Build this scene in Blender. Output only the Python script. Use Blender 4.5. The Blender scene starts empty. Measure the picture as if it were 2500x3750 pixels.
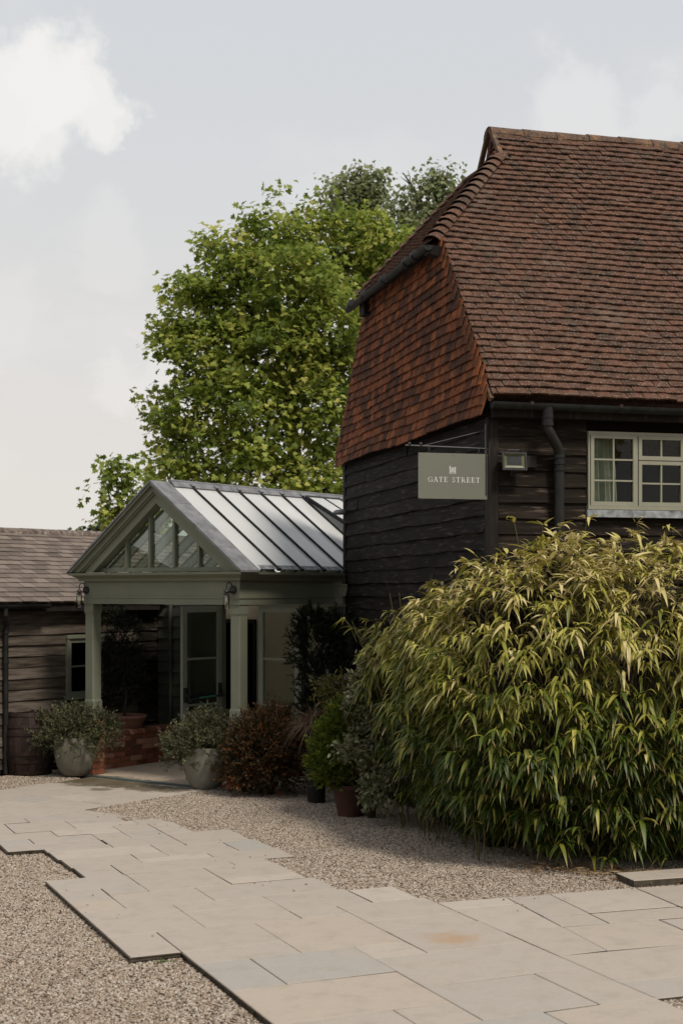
import bpy, bmesh, math, random
import numpy as np
from mathutils import Vector, Matrix

random.seed(7)
rng = np.random.default_rng(11)
S = bpy.context.scene
COL = S.collection

# ------------------------------------------------------------------ camera
cam_d = bpy.data.cameras.new("camera")
cam_d.sensor_fit = 'VERTICAL'
cam_d.sensor_height = 36.0
cam_d.lens = 50.0
cam_d.shift_y = 290.0 / 3750.0
cam_d.clip_start = 0.1
cam_d.clip_end = 2000.0
cam_d.dof.use_dof = True
cam_d.dof.focus_distance = 14.0
cam_d.dof.aperture_fstop = 3.2
cam = bpy.data.objects.new("camera", cam_d)
cam.location = (0, 0, 2.4)
cam.rotation_euler = (math.radians(90), 0, 0)
COL.objects.link(cam)
S.camera = cam

# ------------------------------------------------------------------ sky and sun
SUN = Vector((0.370, -0.460, 0.807)).normalized()
world = bpy.data.worlds.new("World")
S.world = world
world.use_nodes = True
wt = world.node_tree
wt.nodes.clear()
def wn(t, **kw):
    n = wt.nodes.new(t)
    for k, v in kw.items():
        setattr(n, k, v)
    return n
w_out = wn("ShaderNodeOutputWorld")
w_bg = wn("ShaderNodeBackground")
w_bg.inputs[1].default_value = 0.1
w_sky = wn("ShaderNodeTexSky", sky_type='NISHITA', sun_disc=False)
w_sky.sun_elevation = math.asin(SUN.z)
w_sky.sun_rotation = math.atan2(SUN.x, SUN.y)
w_sky.air_density = 1.0
w_sky.dust_density = 2.0
w_tc = wn("ShaderNodeTexCoord")
w_sep = wn("ShaderNodeSeparateXYZ")
wt.links.new(w_tc.outputs["Generated"], w_sep.inputs[0])
# veil of thin high cloud: warm and pale low down, cooler and greyer overhead
w_el = wn("ShaderNodeMapRange", interpolation_type='SMOOTHSTEP')
w_el.inputs[1].default_value = 0.02
w_el.inputs[2].default_value = 0.40
wt.links.new(w_sep.outputs[2], w_el.inputs[0])
w_veil = wn("ShaderNodeMix", data_type='RGBA')
w_veil.inputs[6].default_value = (7.95, 7.55, 7.1, 1)
w_veil.inputs[7].default_value = (6.8, 7.0, 7.25, 1)
wt.links.new(w_el.outputs[0], w_veil.inputs[0])
w_mix1 = wn("ShaderNodeMix", data_type='RGBA')
w_mix1.inputs[0].default_value = 0.95
wt.links.new(w_sky.outputs[0], w_mix1.inputs[6])
wt.links.new(w_veil.outputs[2], w_mix1.inputs[7])
# soft cumulus heaps
w_map = wn("ShaderNodeMapping")
w_map.inputs["Location"].default_value = (2.35, 0.0, 0.62)
w_map.inputs["Scale"].default_value = (1.0, 1.0, 1.9)
wt.links.new(w_tc.outputs["Generated"], w_map.inputs[0])
w_no = wn("ShaderNodeTexNoise")
w_no.inputs["Scale"].default_value = 5.0
w_no.inputs["Detail"].default_value = 8
w_no.inputs["Roughness"].default_value = 0.55
wt.links.new(w_map.outputs[0], w_no.inputs["Vector"])
w_n2 = wn("ShaderNodeTexNoise")
w_n2.inputs["Scale"].default_value = 18.0
w_n2.inputs["Detail"].default_value = 8
w_n2.inputs["Roughness"].default_value = 0.6
wt.links.new(w_tc.outputs["Generated"], w_n2.inputs["Vector"])
def wm(op, a, b):
    n = wn("ShaderNodeMath", operation=op)
    for k, v in ((0, a), (1, b)):
        if isinstance(v, bpy.types.NodeSocket): wt.links.new(v, n.inputs[k])
        else: n.inputs[k].default_value = v
    return n.outputs[0]
heap = wm('MULTIPLY', wm('SUBTRACT', w_no.outputs[0], .53), 1.6)
for (hx, hy, hr, ha) in ((30, 350, .052, .95), (190, 310, .048, 1.0), (330, 360, .036, .9), (120, 420, .045, .8), (400, 430, .022, .7), (60, 1190, .045, .22), (440, 940, .040, .2), (2150, 430, .050, .4), (2400, 380, .04, .35), (430, 1350, .034, .35), (620, 1400, .034, .3)):
    dv = Vector(((hx - 1250) / 5208, 1, (2165 - hy) / 5208)).normalized()
    vn = wn("ShaderNodeVectorMath", operation='DISTANCE')
    wt.links.new(w_tc.outputs["Generated"], vn.inputs[0]); vn.inputs[1].default_value = dv
    dd = wm('ADD', vn.outputs["Value"], wm('MULTIPLY', wm('SUBTRACT', w_n2.outputs[0], .5), .13))
    mr = wn("ShaderNodeMapRange", interpolation_type='SMOOTHSTEP')
    mr.inputs[1].default_value = hr; mr.inputs[2].default_value = hr * .45
    mr.inputs[3].default_value = 0; mr.inputs[4].default_value = ha
    wt.links.new(dd, mr.inputs[0])
    heap = wm('MAXIMUM', heap, mr.outputs[0])
w_cr = wn("ShaderNodeClamp")
wt.links.new(heap, w_cr.inputs[0])
w_cm = wn("ShaderNodeMath", operation='MULTIPLY')
w_cm.inputs[1].default_value = 0.8
wt.links.new(w_cr.outputs[0], w_cm.inputs[0])
w_mix2 = wn("ShaderNodeMix", data_type='RGBA')
wt.links.new(w_cm.outputs[0], w_mix2.inputs[0])
wt.links.new(w_mix1.outputs[2], w_mix2.inputs[6])
w_mix2.inputs[7].default_value = (9.4, 9.2, 8.9, 1)
wt.links.new(w_mix2.outputs[2], w_bg.inputs[0])
wt.links.new(w_bg.outputs[0], w_out.inputs[0])

sun_d = bpy.data.lights.new("sun", 'SUN')
sun_d.energy = 3.3
sun_d.angle = math.radians(11)
sun_d.color = (1.0, 0.92, 0.80)
sun = bpy.data.objects.new("sun", sun_d)
sun.rotation_euler = (-SUN).to_track_quat('-Z', 'Y').to_euler()
sun.location = (8, -6, 20)
COL.objects.link(sun)

S.view_settings.view_transform = 'Standard'
S.view_settings.look = 'None'
S.view_settings.exposure = 0.0
S.view_settings.gamma = 1.0
S.render.engine = 'CYCLES'
S.cycles.max_bounces = 8
S.cycles.transparent_max_bounces = 12
S.cycles.use_denoising = True

# ------------------------------------------------------------------ frames of reference
H, FPX, YH = 2.4, 5208.0, 2165.0
def P(px, py, Y):                      # a point seen in the photograph, at depth Y
    return Vector(((px - 1250) / FPX * Y, Y, H - (py - YH) / FPX * Y))
def BN(s, u, z):                       # barn: s along the front wall, u back along the gable
    return Vector((1.402 + .969 * s - .247 * u, 13.4 + .247 * s + .969 * u, z))
BU, BV = Vector((-.247, .969, 0)), Vector((.969, .247, 0))
BW = 5.39
def Q(t, d, z):                        # porch: t along the facade to the left, d back along its axis
    return Vector((-1.22 - .804 * t + .595 * d, 17.09 + .595 * t + .804 * d, z))
QB, QA = Vector((-.804, .595, 0)), Vector((.595, .804, 0))
_c, _s = math.cos(math.radians(23.5)), math.sin(math.radians(23.5))
def PQ(p, q, z=0.0):                   # path
    return Vector((p * _c - q * _s, p * _s + q * _c, z))
def to_px(v):
    return 1250 + FPX * v.x / v.y, YH - FPX * (v.z - H) / v.y

# ------------------------------------------------------------------ materials
KA = 0.80                              # one albedo trim for all surfaces
class NT:
    def __init__(self, name):
        self.m = bpy.data.materials.new(name)
        self.m.use_nodes = True
        self.t = self.m.node_tree
        self.t.nodes.clear()
        self.out = self.t.nodes.new("ShaderNodeOutputMaterial")
    def n(self, typ, ins=None, **kw):
        n = self.t.nodes.new(typ)
        for k, v in kw.items():
            setattr(n, k, v)
        for k, v in (ins or {}).items():
            self.put(n.inputs[k], v)
        return n
    def put(self, sock, v):
        if isinstance(v, bpy.types.NodeSocket):
            self.t.links.new(v, sock)
        else:
            if sock.type == 'RGBA' and len(v) == 3:
                v = (*v, 1)
            sock.default_value = v
    def math(self, op, a, b=0.0, clamp=False):
        n = self.n("ShaderNodeMath", {0: a, 1: b}, operation=op)
        n.use_clamp = clamp
        return n.outputs[0]
    def mix(self, f, a, b):
        n = self.n("ShaderNodeMix", data_type='RGBA')
        if not isinstance(b, bpy.types.NodeSocket): b = tuple(x * KA for x in b[:3])
        self.put(n.inputs[0], f); self.put(n.inputs[6], a); self.put(n.inputs[7], b)
        return n.outputs[2]
    def rng(self, v, a, b, c=0.0, d=1.0):
        n = self.n("ShaderNodeMapRange", {0: v, 1: a, 2: b, 3: c, 4: d}, interpolation_type='SMOOTHSTEP')
        return n.outputs[0]
    def ramp(self, v, cols):
        n = self.n("ShaderNodeValToRGB", {0: v})
        e = n.color_ramp.elements
        while len(e) < len(cols):
            e.new(0.5)
        for i, (p, c) in enumerate(cols):
            e[i].position = p
            e[i].color = (*(x * KA for x in c), 1)
        return n.outputs[0]
    def noise(self, vec, scale, detail=5, rough=.55):
        n = self.n("ShaderNodeTexNoise", {"Vector": vec, "Scale": scale, "Detail": detail, "Roughness": rough})
        return n.outputs[0]
    def pos(self, rot=0.0, st=(1, 1, 1)):
        g = self.n("ShaderNodeNewGeometry").outputs["Position"]
        if rot == 0 and tuple(st) == (1, 1, 1):
            return g
        m1 = self.n("ShaderNodeMapping", {"Vector": g, "Rotation": (0, 0, rot)})
        m2 = self.n("ShaderNodeMapping", {"Vector": m1.outputs[0], "Scale": st})
        return m2.outputs[0]
    def rand(self):
        a = self.n("ShaderNodeObjectInfo").outputs["Random"]
        b = self.n("ShaderNodeNewGeometry").outputs["Random Per Island"]
        return self.math('FRACT', self.math('ADD', a, b))

def mk(name, cols, scale=8, rough=.8, spec=.25, bump=0, bscale=60, rnd=0.0, rot=0.0, st=(1, 1, 1),
       spots=(), metal=0.0, detail=5, contrast=1.6):
    T = NT(name)
    p = T.pos(rot, st)
    f = T.noise(p, scale, detail)
    f = T.math('ADD', T.math('MULTIPLY', T.math('SUBTRACT', f, .5), contrast), .5)
    if rnd:
        f = T.math('ADD', T.math('MULTIPLY', f, 1 - rnd), T.math('MULTIPLY', T.rand(), rnd))
    c = T.ramp(f, cols)
    for (sc, lo, hi, col, amt) in spots:
        m = T.math('MULTIPLY', T.rng(T.noise(T.pos(rot, st) if sc < 40 else T.pos(), sc, 4), lo, hi), amt)
        c = T.mix(m, c, col)
    b = T.n("ShaderNodeBsdfPrincipled", {"Base Color": c, "Roughness": rough, "Specular IOR Level": spec, "Metallic": metal})
    if bump:
        bn = T.n("ShaderNodeBump", {"Height": T.noise(T.pos(rot, st), bscale, 4), "Strength": 1.0, "Distance": bump})
        T.put(b.inputs["Normal"], bn.outputs[0])
    T.t.links.new(b.outputs[0], T.out.inputs[0])
    return T.m

def mk_leaf(name, cols, tip=None, transl=.3, rough=.55, spec=.25):
    T = NT(name)
    r = T.n("ShaderNodeAttribute", attribute_name="r").outputs["Fac"]
    c = T.ramp(r, cols)
    if tip:
        t = T.n("ShaderNodeAttribute", attribute_name="t").outputs["Fac"]
        k = T.n("ShaderNodeAttribute", attribute_name="k").outputs["Fac"]
        c = T.mix(T.math('MULTIPLY', T.rng(T.math('ADD', t, T.math('SUBTRACT', k, 1.15)), .40, .75), .85), c, tip)
    b = T.n("ShaderNodeBsdfPrincipled", {"Base Color": c, "Roughness": rough, "Specular IOR Level": spec})
    if transl:
        tr = T.n("ShaderNodeBsdfTranslucent", {"Color": c})
        mx = T.n("ShaderNodeMixShader", {0: transl, 1: b.outputs[0], 2: tr.outputs[0]})
        T.t.links.new(mx.outputs[0], T.out.inputs[0])
    else:
        T.t.links.new(b.outputs[0], T.out.inputs[0])
    return T.m

def mk_glass(name, tint=(.9, .93, .9), refl=1.0, rough=.01):
    T = NT(name)
    fr = T.n("ShaderNodeFresnel", {"IOR": 1.45}).outputs[0]
    fr = T.math('MULTIPLY', fr, refl, True)
    a = T.n("ShaderNodeBsdfTransparent", {"Color": tint})
    g = T.n("ShaderNodeBsdfGlossy", {"Color": (1, 1, 1), "Roughness": rough})
    mx = T.n("ShaderNodeMixShader", {0: fr, 1: a.outputs[0], 2: g.outputs[0]})
    T.t.links.new(mx.outputs[0], T.out.inputs[0])
    return T.m

A36 = math.radians(-(90 - 36.5))      # rotation that lays the porch axis on x
MT = {}
MT['roof_tile'] = mk("clay_roof_tile", [(.15, (.055, .034, .026)), (.45, (.108, .058, .040)), (.7, (.142, .070, .047)), (.95, (.18, .10, .068))],
                     scale=14, rough=.9, spec=.1, rnd=.28, bump=.003, bscale=90,
                     spots=[(5, .48, .70, (.058, .040, .030), .8), (60, .57, .66, (.40, .37, .32), .5), (22, .60, .72, (.25, .195, .15), .5), (2.2, .55, .72, (.20, .15, .115), .35)])
MT['ridge_tile'] = mk("weathered_ridge_tile", [(.2, (.08, .055, .04)), (.6, (.16, .09, .058)), (.9, (.24, .135, .065))], scale=6, rough=.9, bump=.004, bscale=60,
                      spots=[(18, .5, .62, (.055, .046, .036), .85), (60, .58, .68, (.40, .37, .30), .5)])
MT['wall_tile'] = mk("clay_wall_tile", [(.10, (.045, .027, .020)), (.38, (.105, .044, .026)), (.66, (.225, .076, .031)), (.95, (.36, .13, .052))],
                     scale=11, rough=.85, spec=.1, rnd=.55, bump=.002, bscale=80, spots=[(16, .50, .66, (.045, .028, .02), .8)])
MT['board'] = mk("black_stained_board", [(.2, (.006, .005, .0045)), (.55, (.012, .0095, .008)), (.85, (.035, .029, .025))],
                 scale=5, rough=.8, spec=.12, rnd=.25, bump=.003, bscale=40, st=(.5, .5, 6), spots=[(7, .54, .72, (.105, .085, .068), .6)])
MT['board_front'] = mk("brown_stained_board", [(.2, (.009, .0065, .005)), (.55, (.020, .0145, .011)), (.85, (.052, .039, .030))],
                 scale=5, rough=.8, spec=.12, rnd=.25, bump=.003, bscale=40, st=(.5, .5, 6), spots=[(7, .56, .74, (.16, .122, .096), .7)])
MT['board_grey'] = mk("weathered_grey_board", [(.15, (.030, .023, .018)), (.5, (.095, .076, .060)), (.85, (.21, .175, .145))],
                      scale=4, rough=.85, spec=.1, rnd=.3, bump=.003, bscale=30, st=(.6, .6, 7), spots=[(22, .64, .74, (.03, .022, .016), .8)])
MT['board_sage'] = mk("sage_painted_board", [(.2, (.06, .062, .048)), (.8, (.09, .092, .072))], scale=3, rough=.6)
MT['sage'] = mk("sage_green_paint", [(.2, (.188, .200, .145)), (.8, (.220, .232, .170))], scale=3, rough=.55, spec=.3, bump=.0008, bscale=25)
MT['cream_paint'] = mk("pale_putty_paint", [(.2, (.30, .295, .225)), (.8, (.345, .34, .26))], scale=6, rough=.5, spec=.3, spots=[(30, .66, .74, (.24, .22, .16), .4)])
MT['door_paint'] = mk("pale_sage_door_paint", [(.2, (.34, .36, .30)), (.8, (.39, .41, .345))], scale=3, rough=.5, spec=.3)
MT['glass_dim'] = mk_glass("dim_door_glass", (.50, .54, .50), .5)
MT['lead'] = mk("lead_sheet", [(.2, (.12, .125, .135)), (.8, (.26, .265, .28))], scale=7, rough=.6, spec=.4, bump=.002, bscale=12)
MT['lead_dark'] = mk("weathered_lead", [(.2, (.10, .10, .105)), (.5, (.25, .265, .28)), (.85, (.40, .42, .43))], scale=14, rough=.7)
MT['slate'] = mk("brown_slate", [(.1, (.105, .083, .070)), (.5, (.175, .138, .115)), (.9, (.235, .19, .158))], scale=5, rough=.75, rnd=.7, bump=.0015, bscale=50,
                 spots=[(3, .6, .75, (.20, .135, .10), .4)])
MT['ridge_grey'] = mk("lichened_ridge_tile", [(.2, (.07, .055, .045)), (.6, (.21, .165, .14)), (.9, (.27, .225, .19))], scale=9, rough=.95, bump=.004, bscale=50,
                      spots=[(32, .60, .66, (.55, .52, .46), .8), (16, .55, .66, (.05, .042, .034), .7)])
MT['black_iron'] = mk("black_iron", [(.2, (.012, .012, .013)), (.8, (.03, .03, .032))], scale=20, rough=.5, spec=.4)
MT['gutter'] = mk("grey_black_gutter", [(.2, (.010, .012, .012)), (.8, (.028, .032, .033))], scale=9, rough=.6, spec=.2)
MT['pipe'] = mk("dark_downpipe", [(.2, (.012, .012, .012)), (.8, (.030, .030, .029))], scale=5, rough=.5, spec=.25)
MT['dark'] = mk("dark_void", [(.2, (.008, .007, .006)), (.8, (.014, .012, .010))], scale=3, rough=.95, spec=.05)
MT['timber'] = mk("dark_timber", [(.2, (.008, .006, .005)), (.6, (.016, .012, .010)), (.95, (.06, .05, .042))], scale=6, rough=.8, st=(4, 4, .5), bump=.003, bscale=30)
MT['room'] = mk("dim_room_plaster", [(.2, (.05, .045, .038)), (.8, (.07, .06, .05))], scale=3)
MT['cream_wall'] = mk("cream_plaster", [(.2, (.42, .34, .24)), (.8, (.48, .39, .28))], scale=2, rough=.9)
MT['curtain'] = mk("linen_curtain", [(.2, (.50, .50, .43)), (.8, (.60, .60, .53))], scale=30, rough=.95)
MT['sign'] = mk("sage_sign_panel", [(.2, (.175, .18, .145)), (.8, (.195, .20, .162))], scale=2, rough=.45, spec=.4)
MT['white'] = mk("white_paint", [(.2, (.72, .72, .68)), (.8, (.80, .80, .76))], scale=8, rough=.5)
MT['steel'] = mk("steel", [(.2, (.40, .40, .40)), (.8, (.5, .5, .5))], scale=20, rough=.35, metal=1.0)
MT['reflector'] = mk("lamp_reflector", [(.2, (.09, .11, .03)), (.8, (.17, .165, .09))], scale=9, rough=.4, metal=0.0)  # reflected tree green and beige painted in as plain matt colour
MT['led'] = mk("yellow_led", [(.2, (.65, .40, .06)), (.8, (.75, .48, .08))], scale=4, rough=.5)
MT['glass'] = mk_glass("window_glass", (.90, .93, .90), .35)
MT['glass_clear'] = mk_glass("clear_roof_glass", (.84, .88, .85), .25)
MT['jar'] = mk_glass("lantern_glass", (.86, .87, .82), 1.6)
def mk_roofglass():
    T = NT("white_roof_glass")
    c = T.ramp(T.noise(T.pos(), 2.2, 5), [(.3, (.90, .91, .91)), (.7, (.98, .985, .985))])
    b = T.n("ShaderNodeBsdfPrincipled", {"Base Color": c, "Roughness": .16, "Specular IOR Level": .55})
    tr = T.n("ShaderNodeBsdfTranslucent", {"Color": (.8, .82, .82)})
    mx = T.n("ShaderNodeMixShader", {0: .42, 1: b.outputs[0], 2: tr.outputs[0]})
    T.t.links.new(mx.outputs[0], T.out.inputs[0])
    return T.m
MT['roof_glass'] = mk_roofglass()
MT['pot_stone'] = mk("pale_stone_planter", [(.2, (.22, .205, .165)), (.8, (.30, .28, .225))], scale=5, rough=.75, bump=.001, spots=[(4, .55, .75, (.18, .165, .125), .5)])
MT['terracotta'] = mk("dull_terracotta", [(.2, (.055, .024, .017)), (.8, (.095, .040, .028))], scale=7, rough=.8, bump=.001, spots=[(10, .58, .72, (.06, .035, .025), .6)])
MT['terracotta_pink'] = mk("pink_terracotta", [(.2, (.24, .115, .08)), (.8, (.34, .175, .13))], scale=7, rough=.8)
MT['soil'] = mk("soil", [(.2, (.02, .015, .01)), (.8, (.05, .036, .024))], scale=40, rough=1, bump=.01)
MT['brick'] = mk("soft_red_brick", [(.08, (.11, .05, .034)), (.35, (.26, .090, .050)), (.65, (.38, .15, .085)), (.95, (.56, .36, .26))], scale=9, rough=.9, rnd=.72, bump=.003, bscale=60,
                 spots=[(14, .58, .7, (.06, .04, .03), .5)])
MT['mortar'] = mk("lime_mortar", [(.2, (.26, .21, .155)), (.8, (.36, .295, .22))], scale=20, rough=.95)
MT['joint'] = mk("gritty_joint", [(.2, (.10, .08, .055)), (.8, (.19, .155, .11))], scale=30, rough=.95, spec=.1)
MT['barrel'] = mk("old_barrel_oak", [(.2, (.022, .013, .011)), (.8, (.055, .034, .028))], scale=6, rough=.8, rnd=.4, st=(4, 4, .5))
MT['hoop'] = mk("rusty_hoop", [(.2, (.022, .014, .012)), (.8, (.05, .028, .022))], scale=20, rough=.7)
MT['bark'] = mk("tree_bark", [(.2, (.035, .028, .020)), (.8, (.09, .075, .055))], scale=8, rough=.95, st=(3, 3, .5), bump=.01, bscale=20)
MT['twig'] = mk("twig", [(.2, (.05, .04, .022)), (.8, (.10, .08, .045))], scale=8, rough=.9)
MT['cane'] = mk("bamboo_cane", [(.2, (.07, .07, .025)), (.8, (.15, .13, .05))], scale=8, rough=.6)
MT['log'] = mk("grey_driftwood", [(.2, (.05, .042, .036)), (.8, (.20, .18, .16))], scale=6, rough=.9, bump=.008, bscale=20, st=(4, 1, 4))
MT['drain'] = mk("drain_channel", [(.2, (.09, .11, .105)), (.8, (.14, .165, .155))], scale=20, rough=.5)
MT['ground'] = mk("gravelly_earth", [(.2, (.12, .085, .06)), (.5, (.26, .195, .14)), (.8, (.40, .32, .25))], scale=55, rough=.95, contrast=2.5, spec=.1, bump=.01, bscale=70)
MT['umbrella'] = mk("white_umbrella_cloth", [(.2, (.6, .63, .62)), (.8, (.7, .73, .72))], scale=6)
MT['green_bar'] = mk("green_push_bar", [(.2, (.05, .22, .17)), (.8, (.07, .28, .21))], scale=6, rough=.4)
MT['bulb'] = mk("unlit_bulb", [(.2, (.42, .34, .24)), (.8, (.5, .42, .3))], scale=4, rough=.3)
MT['petal'] = mk("pale_pink_petal", [(.2, (.34, .24, .23)), (.8, (.45, .33, .31))], scale=40)

def mk_slab(name="sandstone_slab", warm=False):
    T = NT(name)
    r = T.rand()
    c = T.ramp(r, [(.0, (.445, .385, .335)), (.22, (.425, .378, .334)), (.40, (.460, .388, .325)), (.58, (.395, .368, .335)), (.72, (.445, .388, .338)), (.88, (.420, .374, .330)), (1.0, (.500, .435, .378))])
    if warm: c = T.mix(.6, c, (.50, .375, .26))
    g = T.n("ShaderNodeNewGeometry").outputs["Position"]
    n1 = T.noise(g, 2.6, 6)
    c = T.mix(T.math('MULTIPLY', T.rng(n1, .5, .75), .25), c, (.50, .40, .30))
    c = T.mix(T.math('MULTIPLY', T.rng(T.noise(g, 5.5, 8, .7), .46, .70), .46), c, (.32, .28, .23))
    c = T.mix(T.math('MULTIPLY', T.rng(T.noise(g, 11, 8, .7), .56, .74), .35), c, (.56, .50, .43))
    c = T.mix(T.math('MULTIPLY', T.rng(T.noise(g, 140, 3), .5, .8), .22), c, (.28, .24, .19))
    def blot(x, y, r0, r1, amt, col, nsc, c):
        v = T.n("ShaderNodeVectorMath", {0: g, 1: (x, y, 0)}, operation='DISTANCE').outputs["Value"]
        v = T.math('ADD', v, T.math('MULTIPLY', T.math('SUBTRACT', T.noise(g, nsc, 5, .65), .5), r1 * 1.5))
        return T.mix(T.math('MULTIPLY', T.rng(v, r1, r0), amt), c, col)
    b0 = PQ(4.62, 8.70)
    c = blot(b0.x, b0.y, .02, .27, .62, (.42, .25, .12), 10, c)
    for (tt, dd, rr, am) in ((2.0, -.36, .60, .9), (2.4, -.40, .45, .9), (1.55, -.32, .48, .9), (1.1, -.45, .36, .85), (.75, -.35, .3, .85), (1.5, -.85, .2, .7), (2.9, -.75, .3, .6)):
        b1 = Q(tt, dd, 0)
        c = blot(b1.x, b1.y, rr * .5, rr * .95, am, (.105, .082, .048), 7, c)
    bs = T.n("ShaderNodeBsdfPrincipled", {"Base Color": c, "Roughness": .8, "Specular IOR Level": .25})
    bn = T.n("ShaderNodeBump", {"Height": T.noise(g, 16, 6, .6), "Strength": .8, "Distance": .008})
    T.put(bs.inputs["Normal"], bn.outputs[0])
    T.t.links.new(bs.outputs[0], T.out.inputs[0])
    return T.m
MT['slab'] = mk_slab()
MT['slab_warm'] = mk_slab("buff_sandstone_slab", True)
def mk_gravel():
    T = NT("gravel_stone")
    r = T.n("ShaderNodeObjectInfo").outputs["Random"]
    c = T.ramp(r, [(0, (.42, .345, .275)), (.18, (.25, .180, .125)), (.32, (.50, .43, .36)), (.5, (.34, .265, .20)), (.62, (.60, .545, .47)), (.78, (.30, .245, .195)), (.9, (.12, .09, .07)), (1, (.43, .32, .23))])
    b = T.n("ShaderNodeBsdfPrincipled", {"Base Color": c, "Roughness": .85, "Specular IOR Level": .2})
    T.t.links.new(b.outputs[0], T.out.inputs[0])
    return T.m
MT['gravel'] = mk_gravel()
MT['slab_edge'] = mk("soiled_slab_edge", [(.2, (.045, .038, .028)), (.8, (.12, .10, .075))], scale=14, rough=.95, spec=.1)

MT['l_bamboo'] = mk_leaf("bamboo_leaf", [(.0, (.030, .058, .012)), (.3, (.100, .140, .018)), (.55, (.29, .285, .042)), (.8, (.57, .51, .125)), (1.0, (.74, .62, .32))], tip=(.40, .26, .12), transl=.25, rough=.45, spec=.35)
MT['l_litter'] = mk_leaf("dry_bamboo_leaf", [(0, (.16, .10, .05)), (.5, (.30, .20, .11)), (1, (.42, .32, .2))], transl=.1)
MT['l_sycamore'] = mk_leaf("sycamore_leaf", [(0, (.10, .155, .024)), (.35, (.235, .31, .05)), (.7, (.44, .50, .09)), (1, (.62, .60, .16))], transl=.5)
MT['l_birch'] = mk_leaf("willow_leaf", [(0, (.20, .245, .11)), (.6, (.32, .36, .17)), (1, (.45, .46, .25))], transl=.5)
MT['l_far'] = mk_leaf("far_leaf", [(0, (.03, .05, .018)), (1, (.06, .085, .03))], transl=.25)
MT['l_hebe'] = mk_leaf("grey_green_leaf", [(0, (.040, .046, .020)), (.5, (.105, .108, .052)), (1, (.24, .23, .13))], transl=.15)
MT['l_dark'] = mk_leaf("dark_evergreen_leaf", [(0, (.010, .014, .006)), (.7, (.020, .026, .010)), (1, (.045, .05, .014))], transl=.1)
MT['l_orange'] = mk_leaf("bronze_shrub_leaf", [(0, (.030, .026, .012)), (.45, (.060, .046, .018)), (.75, (.135, .060, .022)), (1, (.30, .105, .030))], transl=.2)
MT['l_conifer'] = mk_leaf("golden_conifer_leaf", [(0, (.035, .065, .008)), (.5, (.115, .165, .016)), (1, (.28, .28, .032))], transl=.2)
MT['l_var'] = mk_leaf("variegated_leaf", [(0, (.09, .11, .05)), (.5, (.21, .22, .115)), (1, (.42, .40, .26))], transl=.2)
MT['l_flower'] = mk_leaf("yellow_green_leaf", [(0, (.07, .08, .02)), (.6, (.17, .155, .04)), (1, (.30, .20, .08))], transl=.2)
MT['l_grass'] = mk_leaf("brown_sedge_blade", [(0, (.07, .045, .025)), (.6, (.18, .115, .07)), (1, (.30, .21, .13))], transl=.15)
MT['l_weed'] = mk_leaf("weed_leaf", [(0, (.06, .09, .02)), (1, (.12, .16, .04))], transl=.2)

# ------------------------------------------------------------------ mesh helpers
def root_of(o):
    while o.parent:
        o = o.parent
    return o
def link(o, parent=None, kind=None):
    COL.objects.link(o)
    if parent is not None:
        o.parent = parent
    if kind:
        o["kind"] = kind
    return o
def tag(o, label, cat, group=None):
    o["label"] = label
    o["category"] = cat
    if group:
        o["group"] = group
    return o
def thing(name, label, cat, loc, group=None):
    o = bpy.data.objects.new(name, None)
    o.location = loc
    o.empty_display_size = .1
    COL.objects.link(o)
    return tag(o, label, cat, group)
def struct(name, loc=(0, 0, 0)):
    o = bpy.data.objects.new(name, None)
    o.location = loc
    COL.objects.link(o)
    o["kind"] = "structure"
    return o
def off_of(parent):
    return Vector(root_of(parent).location) if parent is not None else Vector((0, 0, 0))

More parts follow.
